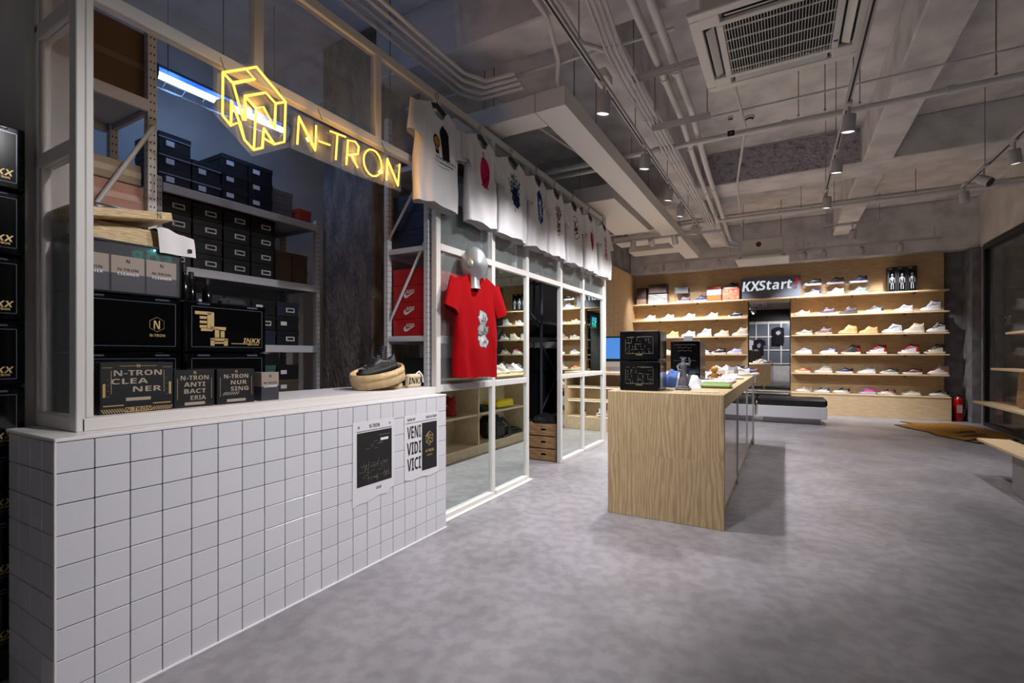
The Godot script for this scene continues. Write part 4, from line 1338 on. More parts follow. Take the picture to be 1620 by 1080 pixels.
func carton(label: String, at: Vector3, w: float, h: float, d: float, kind: int, group: String) -> void:
	var t := thing("product_carton", label, "carton", at, PI / 2, group)
	var z := d / 2 + 0.0006
	if kind == 3:
		bx("lower_half", Vector3(0, h * 0.25, 0), Vector3(w, h * 0.5, d), paint(Color(0.2, 0.2, 0.23), 0.5), t, 0.001)
		bx("upper_half", Vector3(0, h * 0.75, 0), Vector3(w, h * 0.5, d), paint(Color(0.55, 0.5, 0.46), 0.5), t, 0.001)
		text(t, "N", h * 0.1, Vector3(0, h * 0.86, z), M.black_print)
		text(t, "N-TRON", h * 0.075, Vector3(0, h * 0.62, z), M.black_print, 0, 1.3)
		text(t, "CLEANER", h * 0.075, Vector3(0, h * 0.5, z + 0.0006), M.sticker, 0, 1.15)
		return
	bx("carton_body", Vector3(0, h / 2, 0), Vector3(w, h, d), M.black_box, t, 0.002)
	var G: Material = M.gold_print
	text(t, "N", 0.012, Vector3(0, h * 0.93, z), G)
	var rows: Array = [["N-TRON", "CLEA", "NER"], ["N-TRON", "ANTI", "BACT", "ERIA"], ["N-TRON", "NUR", "SING"]][kind]
	var y := h * 0.79
	var cap: float = [0.02, 0.018, 0.018][kind]
	for k in rows.size():
		text(t, rows[k], cap, Vector3([[-0.0, -0.03, 0.028], [0.0, 0.0, 0.0, 0.012], [0.0, 0.01, 0.016]][kind][k], y, z), M.beige_print, 0, [1.35, 1.6, 1.6, 1.25][k] * (0.9 if kind else 1.15))
		y -= cap * 1.55
	print_bar(t, 0, h * 0.1 if kind else h * 0.27, w * 0.5 if kind else w * 0.34, 0.012, z, M.beige_print)
	if kind == 0:
		for sg in [-1.0, 1.0]:
			print_bar(t, sg * w * 0.36, h * 0.62, 0.0015, h * 0.44, z, G)
			print_bar(t, sg * w * 0.45, h * 0.46, 0.008, h * 0.26, z, G)
			print_bar(t, sg * w * 0.41, h * 0.9, 0.03, 0.0015, z, G)
			print_bar(t, sg * w * 0.33, h * 0.16, w * 0.26, 0.004, z, G)
			for k in 9:
				var o := bx("hazard_stripe", Vector3(sg * (w * 0.2 + k * 0.008), h * 0.06, z), Vector3(0.003, 0.018, 0.0008), G, t, 0)
				o.rotation.z = -sg * 0.6
			for k in 7:
				print_bar(t, sg * (w * 0.4 - (k % 2) * 0.008), h * (0.34 + k * 0.055), 0.006, 0.002, z, M.grey_print)
		print_bar(t, 0, h * 0.93, w * 0.5, 0.0015, z - 0.0002, G)
		bx("brand_strip", Vector3(0, h * 0.065, z), Vector3(w * 0.36, 0.018, 0.0008), G, t, 0)
		text(t, "N-TRON", 0.013, Vector3(0, h * 0.065, z + 0.0012), M.black_print, 0, 1.25, 0.2)
	else:
		for sg in [-1.0, 1.0]:
			print_bar(t, sg * w * 0.42, h * 0.5, 0.0015, h * 0.56, z, G)
		if kind == 2:
			for k in 8:
				var o := bx("hazard_stripe", Vector3(-0.055 + k * 0.009, h * 0.3, z), Vector3(0.003, 0.016, 0.0008), M.beige_print, t, 0)
				o.rotation.z = -0.6

func build_shirts() -> void:
	var F := PI / 2
	var white := Color(0.84, 0.835, 0.84)
	var zs := [1.966, 2.5, 2.98, 3.46, 3.88, 4.36, 4.86, 5.38]
	var what := ["white t-shirt with a large and a small dark figure print, hung on the partition rail", "white t-shirt with a crimson oval print, hung on the partition rail", "white t-shirt with a teal and navy figure print, hung on the partition rail", "white t-shirt with a tall blue printed shape, hung on the partition rail", "white t-shirt with a brown branching print, hung on the partition rail", "white t-shirt with a small ringed maroon print, hung on the partition rail", "white t-shirt with a red crescent print, hung on the partition rail", "white t-shirt with a narrow red and grey print at the rail's far end"]
	var hs := ["large dark figure", "crimson oval", "teal and navy", "tall blue", "brown branching", "ringed maroon", "red crescent", "narrow red and grey"]
	for k in 8:
		var at := P(-0.045, 2.925, zs[k])
		var o := shirt("white_t_shirt", what[k], k, white, at, F + [0.02, 0.05, -0.03, 0.04, 0.03, -0.03, 0.04, 0.0][k], "t-shirts on the partition rail", 20 + k, 0.222, 0.67)
		if k == 0:
			text(o, "STAR WARS", 0.02, Vector3(0.0, -0.475, 0.075), M.black_print, 0, 1.5, 0.1)
			print_bar(o, 0.01, -0.503, 0.15, 0.006, 0.075, M.black_print, "small_print")
		hanger("black wooden hanger holding the %s print t-shirt" % hs[k], at, o.rotation.y, "shirt hangers on the rail", M.black_matte)
	# red shirt with a plain silver head form
	var at := P(-0.055, 1.915, 2.4)
	var o := shirt("red_t_shirt", "bright red t-shirt with a grey figure print hung before the clear pane", 8, Color(0.56, 0.008, 0.04), at, F - 0.06, "", 71, 0.25, 0.76, true, 0.06)
	o.position = P(-0.02, 1.86, 2.4)
	bx("hang_tag", Vector3(0.04, -0.08, 0.0), Vector3(0.05, 0.055, 0.002), paint(Color(0.75, 0.38, 0.08)), o, 0)
	var t := thing("head_form", "plain silver mannequin head above the red t-shirt", "mannequin head", P(-0.005, 1.7, 2.35), F + 0.35)
	var s := st()
	sheet_into(s, 28, 20, func(u: float, v: float):
		var a := TAU * u
		var ph := PI * (v - 0.5)
		var y := 0.13 * sin(ph)
		var r := cos(ph)
		var chin := clampf(-y / 0.13, 0.0, 1.0)
		var x := 0.078 * r * cos(a) * (1.0 - 0.3 * chin)
		var z := 0.098 * r * sin(a) * (1.0 - 0.12 * chin)
		var f := maxf(0.0, sin(a))
		z += 0.012 * f * f * exp(-pow((y + 0.01) / 0.03, 2.0)) * exp(-pow(cos(a) / 0.25, 2.0))
		z -= 0.008 * f * exp(-pow((y - 0.02) / 0.02, 2.0)) * exp(-pow((absf(cos(a)) - 0.42) / 0.2, 2.0))
		return Vector3(x, y + 0.13, z), Vector3(0, 0.13, 0))
	put("face", s, M.silver_paint, t)
	lathe("neck", [V2(0.05, -0.05), V2(0.042, -0.02), V2(0.042, 0.04)], M.silver_paint, t, 20)
	for sg in [-1.0, 1.0]:
		s = st()
		lathe_into(s, [V2(0.028, 0.0), V2(0.026, 0.012), V2(0.014, 0.016), V2(0, 0.016)], 16, Vector3(sg * 0.072, 0.125, -0.012), Basis(Vector3(0, 0, 1), -sg * PI / 2))
		put("ear_disc", s, M.silver_paint, t)
	t = thing("wire_hook", "small steel hook on the rail above the silver head", "hook", P(-0.075, 1.965, 2.35))
	tube("hook_wire", [Vector3(-0.02, 0.02, 0), Vector3(0.015, 0.02, 0), Vector3(0.02, 0, 0), Vector3(0.02, -0.05, 0)], 0.003, M.chrome, t, 6)

func build_counter() -> void:
	var W: Material = M.wood_counter
	var x0 := 0.85
	var x1 := 1.645
	var z0 := 2.85
	var z1 := 6.45
	var t := thing("display_counter", "long oak display counter with glazed side in the middle of the shop", "counter", P(1.25, 0, 4.65))
	rng_box("end_panel", x0, x1, 0.0, 0.9, z0, z0 + 0.04, W, t, 0.003)
	rng_box("end_panel", x0, x1, 0.0, 0.87, z1 - 0.04, z1, W, t, 0.003)
	rng_box("top", x0, x1, 0.87, 0.9, z0 + 0.04, z1, W, t, 0.003)
	rng_box("top_fascia", x1 - 0.02, x1, 0.8, 0.87, z0 + 0.04, z1 - 0.04, W, t, 0.002)
	rng_box("plinth", x0 + 0.03, x1 - 0.03, 0.0, 0.1, z0 + 0.04, z1 - 0.04, M.wood_pale, t, 0.002)
	rng_box("bottom_board", x0, x1 - 0.01, 0.1, 0.125, z0 + 0.04, z1 - 0.04, M.wood_pale, t, 0.002)
	rng_box("spine", 1.2, 1.22, 0.125, 0.87, z0 + 0.04, z1 - 0.04, M.wood_pale, t, 0.002)
	for k in 3:
		var a := z0 + 0.06 + k * 1.18
		rng_box("shelf", x0 + 0.01, 1.2, 0.46, 0.485, a, a + 1.13, M.wood_pale, t, 0.002)
		if k < 2:
			rng_box("divider", x0 + 0.005, 1.2, 0.125, 0.87, a + 1.145, a + 1.17, M.wood_pale, t, 0.002)
	for z in [z0 + 0.06, 4.0, 5.2, z1 - 0.06]:
		rng_box("glazing_post", x1 - 0.022, x1 - 0.002, 0.04, 0.8, z - 0.01, z + 0.01, M.steel_white, t, 0.002)
	for z in [[z0 + 0.07, 3.99], [4.01, 5.19], [5.21, z1 - 0.07]]:
		rng_box("glass_pane", x1 - 0.015, x1 - 0.009, 0.125, 0.8, z[0], z[1], M.glass, t, 0)
		rng_box("glass_shelf", 1.22, x1 - 0.02, 0.47, 0.478, z[0], z[1], M.glass, t, 0)
	t = thing("wall_poster", "small white poster with a dark figure on the counter's far end", "poster", P(1.1, 0.55, 6.4515), PI)
	bx("paper", Vector3(0, 0, 0), Vector3(0.32, 0.42, 0.002), paint(Color(0.8, 0.8, 0.8)), t, 0)
	slab("figure_print", [V2(-0.05, -0.15), V2(0.05, -0.15), V2(0.06, 0.02), V2(0.035, 0.06), V2(0.045, 0.12), V2(0, 0.15), V2(-0.045, 0.12), V2(-0.035, 0.06), V2(-0.06, 0.02)], 0.001, 0.002, M.black_print, t)
	# on top
	for k in 2:
		t = thing("printed_case", "glossy black case with grey city line art, %s of the pair on the counter" % ["lower", "upper"][k], "case", P(1.045, 0.901 + k * 0.222, 3.13), 0.06, "printed cases on the counter")
		bx("shell", Vector3(0, 0.11, 0), Vector3(0.29, 0.22, 0.34), M.black_shell, t, 0.008)
		bx("front_door", Vector3(0, 0.11, 0.172), Vector3(0.282, 0.212, 0.008), M.black_gloss, t, 0.004)
		bx("clear_side", Vector3(0.1465, 0.11, 0), Vector3(0.003, 0.18, 0.29), paint(Color(0.2, 0.18, 0.19), 0.1), t, 0.001)
		var rg := RandomNumberGenerator.new()
		rg.seed = 8 + k
		for i in 46:
			var yy := 0.06 + 0.11 * float(i % 6) / 5.0 + rg.randf_range(-0.006, 0.006)
			var xx := rg.randf_range(-0.09, 0.09)
			if i % 2:
				print_bar(t, xx, yy, rg.randf_range(0.01, 0.035), 0.0022, 0.1767, M.grey_print, "art_line")
			else:
				print_bar(t, xx, yy, 0.0022, rg.randf_range(0.008, 0.03), 0.1767, M.grey_print, "art_line")
		for q in [[0.0, 0.052, 0.2, 0.003], [-0.1, 0.11, 0.002, 0.1], [0.1, 0.11, 0.002, 0.12], [0.04, 0.175, 0.11, 0.004]]:
			print_bar(t, q[0], q[1], q[2], q[3], 0.1767, M.grey_print, "art_frame")
		text(t, "N-TRON", 0.009, Vector3(0, 0.042, 0.1768), M.gold_print)
	t = thing("printed_case", "large black printed case standing upright behind the grey figurine", "case", P(1.17, 0.901, 4.35), -0.03)
	bx("shell", Vector3(0, 0.2, 0), Vector3(0.27, 0.4, 0.3), M.black_shell, t, 0.008)
	bx("front_door", Vector3(0, 0.2, 0.152), Vector3(0.26, 0.39, 0.006), M.black_gloss, t, 0.003)
	for k in 14:
		print_bar(t, -0.06 + 0.019 * (k % 7), 0.3 + 0.03 * (k / 7) + 0.004 * (k % 3), 0.012, 0.003, 0.1555, M.grey_print, "art_line")
	print_bar(t, 0, 0.36, 0.2, 0.002, 0.1555, M.grey_print, "art_frame")
	print_bar(t, 0, 0.21, 0.2, 0.002, 0.1555, M.grey_print, "art_frame")
	t = thing("price_card", "small grey card standing on the large printed case", "card", P(1.17, 1.302, 4.35))
	bx("card", Vector3(0, 0.025, 0), Vector3(0.085, 0.05, 0.01), paint(Color(0.55, 0.56, 0.6)), t, 0.002)
	figurine(P(1.325, 0.901, 3.2))
	t = thing("folded_shirt", "lime green folded shirt in a clear wrapper on the counter", "folded shirt", P(1.505, 0.901, 3.62), 0.05)
	bx("fold", Vector3(0, 0.018, 0), Vector3(0.24, 0.034, 0.28), paint(Color(0.46, 0.55, 0.3), 0.6), t, 0.014)
	bx("collar_fold", Vector3(0, 0.037, -0.05), Vector3(0.2, 0.008, 0.14), paint(Color(0.46, 0.55, 0.3), 0.6), t, 0.003)
	t = thing("leaflet", "small pale leaflet lying on the counter's near edge", "leaflet", P(1.5, 0.9005, 3.06), 0.1)
	bx("paper", Vector3(0, 0.002, 0), Vector3(0.18, 0.003, 0.1), paint(Color(0.74, 0.69, 0.62)), t, 0)
	var fold_cols := [Color(0.78, 0.78, 0.8), Color(0.72, 0.64, 0.66), Color(0.8, 0.8, 0.82), Color(0.74, 0.72, 0.7)]
	for k in 4:
		t = thing("folded_shirt", ["white folded shirt in a wrapper beside the lime green one", "dusky pink folded shirt in a wrapper on the counter", "pale grey folded shirt in a wrapper further along the counter", "cream folded shirt in a wrapper near the counter's far end"][k], "folded shirt", P(1.4 + 0.03 * (k % 2), 0.901, 4.02 + k * 0.42), 0.1 * (k - 1))
		bx("fold", Vector3(0, 0.014, 0), Vector3(0.3, 0.026, 0.34), paint(fold_cols[k], 0.5), t, 0.011)
		bx("collar_fold", Vector3(0, 0.03, -0.05), Vector3(0.22, 0.008, 0.16), paint(fold_cols[k], 0.5), t, 0.003)
	t = thing("draped_jacket", "white and blue jacket folded in a heap beside the printed cases", "jacket", P(1.235, 0.901, 3.72), 0.08)
	var nz := noise(4.0, 21, 3)
	for part in [[0.0, 0.34, Color(0.2, 0.33, 0.56), "blue_panel"], [0.34, 0.58, Color(0.72, 0.74, 0.78), "white_panel"], [0.58, 0.68, Color(0.07, 0.07, 0.09), "black_trim"], [0.68, 1.0, Color(0.74, 0.75, 0.78), "white_panel"]]:
		var s := st()
		sheet_into(s, 12, 26, func(u: float, v: float):
			var q: float = lerpf(part[0], part[1], u)
			var x := lerpf(-0.14, 0.14, q)
			var z := lerpf(-0.3, 0.3, v)
			var edge := clampf(minf(minf(q, 1.0 - q) * 6.0, minf(v, 1.0 - v) * 7.0), 0.0, 1.0)
			var y := (0.05 + 0.075 * (1.0 - q) + 0.04 * nz.get_noise_2d(x * 2.0, z * 2.0) + 0.014 * sin(z * 34.0 + x * 9.0)) * sqrt(edge)
			return Vector3(x + 0.03 * sin(z * 9.0), maxf(y, 0.0), z), Vector3(0, -1.0, 0))
		put(part[3], s, paint(part[2], 0.8), t)
	var wh := Color(0.82, 0.81, 0.8)
	shoe("low", [wh, wh, wh, Color(0.1, 0.1, 0.12), Color(0.1, 0.1, 0.12), wh], P(1.22, 0.901, 4.9), -0.5, "white runner with black panels on the counter behind the upright case", "shoes on the counter")
	shoe("mid", [Color(0.68, 0.62, 0.55), Color(0.72, 0.67, 0.6), wh, Color(0.6, 0.55, 0.5), wh, wh], P(1.3, 0.901, 5.35), 0.3, "beige and white chunky sneaker on the counter's far half", "shoes on the counter")
	shoe("mid", [Color(0.7, 0.69, 0.68), wh, Color(0.45, 0.44, 0.46), wh, Color(0.5, 0.5, 0.52), wh], P(1.36, 0.901, 5.8), 0.1, "grey and white chunky sneaker near the counter's far end", "shoes on the counter")
	shoe("low", [wh, Color(0.75, 0.72, 0.68), wh, wh, Color(0.5, 0.48, 0.46), wh], P(1.48, 0.901, 6.1), 0.4, "off-white flat sneaker at the counter's far edge", "shoes on the counter")
	shoe("low", [Color(0.16, 0.13, 0.35), Color(0.2, 0.18, 0.4), Color(0.5, 0.2, 0.2), Color(0.16, 0.13, 0.35), wh, wh], P(1.56, 0.901, 6.32), 0.0, "small purple sneaker at the counter's far corner", "shoes on the counter")
	t = thing("toy_figure", "small gold and red toy figure on the counter behind the upright case", "toy", P(1.36, 0.901, 4.75))
	lathe("toy_body", [V2(0, 0), V2(0.035, 0), V2(0.04, 0.03), V2(0.03, 0.07), V2(0.02, 0.085)], paint(Color(0.55, 0.4, 0.1), 0.3), t, 16)
	lathe("toy_head", [V2(0.012, 0.08), V2(0.034, 0.095), V2(0.038, 0.115), V2(0.026, 0.14), V2(0, 0.148)], paint(Color(0.6, 0.45, 0.14), 0.3), t, 16)
	tube("toy_arm", [Vector3(0.03, 0.06, 0), Vector3(0.06, 0.05, 0.02), Vector3(0.075, 0.07, 0.03)], 0.011, paint(Color(0.5, 0.1, 0.08), 0.4), t, 8)
	tube("toy_arm", [Vector3(-0.03, 0.06, 0), Vector3(-0.055, 0.045, 0.02), Vector3(-0.05, 0.02, 0.03)], 0.011, paint(Color(0.5, 0.1, 0.08), 0.4), t, 8)
	# in the staff side bays, seen in the floor mirrors
	shoe("mid", [Color(0.7, 0.7, 0.72), Color(0.5, 0.5, 0.53), wh, Color(0.3, 0.3, 0.33), Color(0.2, 0.2, 0.22), wh], P(0.98, 0.486, 3.3), 0.7, "grey and white sneaker on the counter's staff side shelf", "staff side shoes")
	shoe("mid", [wh, Color(0.3, 0.3, 0.32), wh, Color(0.2, 0.2, 0.22), Color(0.1, 0.1, 0.12), wh], P(0.99, 0.486, 3.5), 0.9, "white sneaker with black trim on the counter's staff side shelf", "staff side shoes")
	t = thing("plush_toy", "red plush toy sitting on the counter's staff side shelf", "plush toy", P(1.0, 0.486, 3.72))
	var red: Material = paint(Color(0.55, 0.05, 0.06), 0.95)
	lathe("plush_body", [V2(0, 0), V2(0.06, 0.005), V2(0.07, 0.05), V2(0.05, 0.1), V2(0, 0.12)], red, t, 18)
	lathe("plush_head", [V2(0, 0.1), V2(0.05, 0.12), V2(0.058, 0.155), V2(0.045, 0.19), V2(0, 0.205)], red, t, 18)
	for sg in [-1.0, 1.0]:
		tube("plush_limb", [Vector3(sg * 0.04, 0.03, 0.02), Vector3(sg * 0.06, 0.025, 0.09)], 0.024, red, t, 10)
		lathe("plush_ear", [V2(0, -0.02), V2(0.022, -0.01), V2(0.022, 0.01), V2(0, 0.022)], red, t, 12, Vector3(sg * 0.04, 0.2, 0))
	shoe_box("orange shoebox in the counter's staff side bay", P(1.03, 0.126, 3.2), -PI / 2, "", paint(Color(0.75, 0.22, 0.05)), 0.3, 0.16, 0.22, 0)
	t = thing("yellow_bag", "flat yellow shopping bag on the counter's staff side shelf", "bag", P(1.0, 0.49, 4.75))
	bx("bag_body", Vector3(0, 0.05, 0), Vector3(0.22, 0.08, 0.42), paint(Color(0.82, 0.72, 0.02), 0.5), t, 0.015)
	bx("bag_fold", Vector3(-0.06, 0.096, 0), Vector3(0.09, 0.01, 0.38), paint(Color(0.86, 0.78, 0.1), 0.5), t, 0.003)
	t = thing("black_tray", "flat black bag under the yellow shopping bag", "bag", P(1.0, 0.4865, 4.35))
	bx("bag_body", Vector3(0, 0.03, 0), Vector3(0.24, 0.055, 0.3), M.black_matte, t, 0.02)
	bx("handle", Vector3(-0.08, 0.064, 0), Vector3(0.02, 0.01, 0.16), M.black_matte, t, 0.004)
	t = thing("backpack", "black backpack slumped in the counter's staff side bay", "backpack", P(1.0, 0.126, 4.55))
	bx("pack_body", Vector3(0, 0.14, 0), Vector3(0.24, 0.28, 0.34), M.black_matte, t, 0.07)
	bx("front_pocket", Vector3(-0.125, 0.1, 0), Vector3(0.06, 0.16, 0.24), M.black_matte, t, 0.025)
	tube("strap", [Vector3(-0.1, 0.25, -0.1), Vector3(-0.18, 0.16, -0.16), Vector3(-0.16, 0.02, -0.2), Vector3(-0.14, 0.01, -0.05)], 0.014, M.black_matte, t, 8)
	t = thing("black_tray", "low black tray on the bottom board of the staff side bay", "tray", P(1.0, 0.126, 5.0))
	bx("base", Vector3(0, 0.02, 0), Vector3(0.22, 0.035, 0.4), M.black_matte, t, 0.012)
	bx("contents", Vector3(0, 0.05, 0), Vector3(0.17, 0.03, 0.32), paint(Color(0.16, 0.16, 0.18)), t, 0.012)
	# cash desk across the end
	t = thing("cash_desk", "oak cash desk with lit shelves behind the counter", "desk", P(0.15, 0, 6.9))
	rng_box("desk_top", -0.75, 0.83, 0.86, 0.9, 6.5, 7.15, M.wood_pale, t, 0.003)
	rng_box("side_panel", -0.75, -0.71, 0, 0.86, 6.5, 7.1, M.wood_pale, t, 0.003)
	rng_box("side_panel", 0.79, 0.83, 0, 0.86, 6.5, 7.1, M.wood_pale, t, 0.003)
	rng_box("back_panel", -0.71, 0.79, 0, 0.86, 6.95, 6.98, M.wood_pale, t, 0.003)
	rng_box("plinth", -0.71, 0.79, 0, 0.2, 6.51, 6.95, M.wood_pale, t, 0.003)
	for y in [0.45, 0.66]:
		rng_box("shelf", -0.71, 0.79, y, y + 0.02, 6.51, 6.95, M.wood_pale, t, 0.002)
		rng_box("led_strip", -0.7, 0.78, y - 0.012, y - 0.002, 6.52, 6.54, M.led_on, t, 0)
		var l := AreaLight3D.new()
		l.name = "led_light"
		t.add_child(l, true)
		l.position = P(0.04, y - 0.016, 6.545) - t.position
		l.rotation.x = -PI / 2
		l.area_size = Vector2(1.4, 0.02)
		l.light_energy = 0.25
		l.light_color = Color(1, 0.95, 0.88)
		l.shadow_enabled = true
	for k in 5:
		shoe("low", [wh, Color(0.2, 0.2, 0.22), wh, Color(0.25, 0.24, 0.25), Color(0.12, 0.12, 0.14), wh], P(-0.5 + k * 0.27, 0.2005, 6.68), 1.2, "white and black sneaker on the cash desk's bottom shelf", "cash desk shoes")
	t = thing("computer_monitor", "slim desktop computer with a blue lit screen on the cash desk", "monitor", P(-0.35, 0.901, 6.85), 0.0)
	bx("screen_body", Vector3(0, 0.36, 0), Vector3(0.6, 0.4, 0.02), M.black_shell, t, 0.004)
	bx("chin", Vector3(0, 0.12, 0.002), Vector3(0.6, 0.08, 0.018), M.silver_paint, t, 0.004)
	bx("screen", Vector3(0, 0.37, 0.0112), Vector3(0.55, 0.33, 0.001), M.screen_on, t, 0)
	bx("stand", Vector3(0, 0.06, -0.05), Vector3(0.18, 0.13, 0.01), M.silver_paint, t, 0.003)
	bx("foot", Vector3(0, 0.005, -0.01), Vector3(0.2, 0.01, 0.18), M.silver_paint, t, 0.003)
	var sl := AreaLight3D.new()
	sl.name = "screen_light"
	t.add_child(sl, true)
	sl.position = Vector3(0, 0.37, 0.016)
	sl.rotation.y = PI
	sl.area_size = Vector2(0.55, 0.33)
	sl.light_energy = 0.12
	sl.light_color = Color(0.5, 0.75, 1.0)
	sl.shadow_enabled = true

func figurine(at: Vector3) -> void:
	var t := thing("robed_figurine", "small grey robed figurine on a stepped base on the counter", "figurine", at)
	var g: Material = paint(Color(0.36, 0.36, 0.39), 0.5)
	bx("base", Vector3(0, 0.008, 0), Vector3(0.1, 0.016, 0.1), g, t, 0.003)
	bx("base", Vector3(0, 0.023, 0), Vector3(0.08, 0.014, 0.08), g, t, 0.003)
	var s := st()
	sheet_into(s, 40, 22, func(u: float, v: float):
		var a := TAU * u
		var prof := [[0.0, 0.036], [0.15, 0.034], [0.35, 0.026], [0.55, 0.022], [0.72, 0.027], [0.8, 0.024], [0.85, 0.011], [0.88, 0.012], [0.93, 0.0165], [0.97, 0.014], [1.0, 0.001]]
		var r := lerp_table(prof, v)
		var fl := 0.12 * sin(a * 9.0 + v * 5.0) * clampf(0.8 - v, 0.0, 1.0)
		return Vector3(r * (1.0 + fl) * cos(a), 0.03 + 0.21 * v, r * (1.0 + fl) * 0.82 * sin(a)), Vector3(0, 0.12, 0))
	tube_into(s, [Vector3(0.022, 0.195, 0), Vector3(0.042, 0.19, 0.004), Vector3(0.05, 0.215, 0.006), Vector3(0.04, 0.245, 0.006)], [0.009, 0.0075, 0.0065, 0.006], 8)
	tube_into(s, [Vector3(-0.022, 0.195, 0), Vector3(-0.04, 0.175, 0.008), Vector3(-0.03, 0.15, 0.024), Vector3(-0.008, 0.148, 0.03)], [0.009, 0.0075, 0.0065, 0.006], 8)
	put("robed_body", s, g, t)
	s = st()
	for k in 7:
		var a := -1.2 + 0.4 * k
		tube_into(s, [Vector3(0.012 * sin(a), 0.235, 0.004), Vector3(0.03 * sin(a), 0.236 + 0.018 * cos(a), 0.003)], [0.003, 0.0008], 5)
	put("crown", s, g, t)

const CREAM := Color(0.73, 0.69, 0.61)
const WH := Color(0.75, 0.745, 0.74)
const BK := Color(0.07, 0.065, 0.07)
func palette(n: String) -> Array:
	match n:
		"pink": return [Color(0.85, 0.58, 0.55), Color(0.88, 0.66, 0.62), Color(0.85, 0.55, 0.52), Color(0.9, 0.7, 0.66), Color(0.9, 0.75, 0.7), Color(0.85, 0.55, 0.5)]
		"plum": return [Color(0.2, 0.17, 0.2), Color(0.5, 0.42, 0.48), Color(0.22, 0.17, 0.22), Color(0.16, 0.14, 0.17), Color(0.6, 0.52, 0.58), Color(0.66, 0.6, 0.64)]
		"black": return [Color(0.13, 0.1, 0.1), Color(0.16, 0.12, 0.12), BK, BK, Color(0.3, 0.2, 0.2), Color(0.2, 0.14, 0.14)]
		"white black": return [WH, Color(0.75, 0.75, 0.76), Color(0.14, 0.14, 0.16), Color(0.2, 0.2, 0.23), BK, WH]
		"white": return [WH, Color(0.8, 0.8, 0.8), Color(0.66, 0.66, 0.68), Color(0.6, 0.61, 0.64), Color(0.42, 0.44, 0.5), WH]
		"olive": return [Color(0.5, 0.5, 0.42), WH, Color(0.42, 0.42, 0.36), Color(0.45, 0.44, 0.4), WH, WH]
		"maroon": return [Color(0.4, 0.3, 0.3), Color(0.55, 0.48, 0.46), Color(0.25, 0.16, 0.17), Color(0.3, 0.22, 0.22), Color(0.6, 0.5, 0.48), Color(0.6, 0.55, 0.5)]
		"tan": return [Color(0.72, 0.54, 0.34), Color(0.75, 0.57, 0.36), Color(0.66, 0.48, 0.3), Color(0.7, 0.52, 0.32), Color(0.78, 0.62, 0.42), Color(0.72, 0.55, 0.36)]
		"cream": return [CREAM, Color(0.84, 0.8, 0.72), Color(0.66, 0.6, 0.5), Color(0.7, 0.64, 0.54), Color(0.9, 0.88, 0.82), WH]
		"navy": return [Color(0.12, 0.13, 0.3), Color(0.16, 0.17, 0.36), Color(0.1, 0.1, 0.24), Color(0.1, 0.1, 0.24), Color(0.4, 0.42, 0.55), WH]
		"white navy": return [WH, WH, Color(0.14, 0.15, 0.32), Color(0.16, 0.17, 0.34), Color(0.2, 0.2, 0.38), WH]
		"black red": return [BK, Color(0.45, 0.05, 0.07), Color(0.5, 0.05, 0.07), BK, Color(0.12, 0.1, 0.1), WH]
		"white red": return [WH, Color(0.55, 0.1, 0.13), Color(0.55, 0.1, 0.14), Color(0.6, 0.15, 0.18), Color(0.5, 0.08, 0.12), WH]
		"cream black": return [Color(0.75, 0.71, 0.64), Color(0.2, 0.18, 0.17), Color(0.22, 0.2, 0.19), Color(0.15, 0.14, 0.14), BK, CREAM]
		"orange": return [Color(0.88, 0.46, 0.14), Color(0.9, 0.62, 0.36), Color(0.85, 0.4, 0.1), Color(0.88, 0.5, 0.2), WH, WH]
		"green": return [Color(0.4, 0.46, 0.42), Color(0.5, 0.55, 0.5), Color(0.32, 0.38, 0.35), Color(0.34, 0.4, 0.36), WH, WH]
		"burgundy": return [Color(0.36, 0.18, 0.2), Color(0.55, 0.45, 0.44), Color(0.3, 0.12, 0.15), Color(0.3, 0.14, 0.16), Color(0.7, 0.6, 0.58), WH]
		"blush": return [Color(0.82, 0.72, 0.68), Color(0.86, 0.78, 0.75), Color(0.78, 0.66, 0.62), Color(0.84, 0.76, 0.72), Color(0.88, 0.82, 0.8), WH]
		"white teal": return [WH, WH, Color(0.12, 0.36, 0.42), Color(0.2, 0.4, 0.46), Color(0.1, 0.3, 0.36), WH]
		"pink blue": return [Color(0.82, 0.4, 0.6), Color(0.45, 0.55, 0.72), Color(0.78, 0.3, 0.52), Color(0.55, 0.5, 0.7), WH, Color(0.6, 0.66, 0.78)]
		"lavender": return [Color(0.66, 0.64, 0.76), WH, Color(0.6, 0.58, 0.72), Color(0.55, 0.53, 0.68), Color(0.8, 0.8, 0.86), WH]
		"yellow": return [Color(0.82, 0.68, 0.34), Color(0.84, 0.72, 0.42), Color(0.76, 0.6, 0.28), Color(0.8, 0.66, 0.34), Color(0.86, 0.78, 0.56), CREAM]
		"black white": return [BK, WH, BK, Color(0.2, 0.2, 0.22), WH, WH]
	return [WH, WH, WH, WH, WH, WH]

func wall_shelf(label: String, x0: float, x1: float, y: float, group: String) -> void:
	var t := thing("wall_shelf", label, "shelf", P((x0 + x1) / 2, y, 10.67), 0, group)
	bx("board", Vector3(0, -0.0125, 0), Vector3(x1 - x0, 0.025, 0.25), M.wood_shelf, t, 0.003)
	var n := maxi(2, int((x1 - x0) / 0.9))
	for k in n:
		bx("bracket", Vector3((x0 - x1) / 2 + (x1 - x0) * (k + 0.5) / n, -0.037, 0.0), Vector3(0.012, 0.024, 0.18), M.black_matte, t, 0.003)

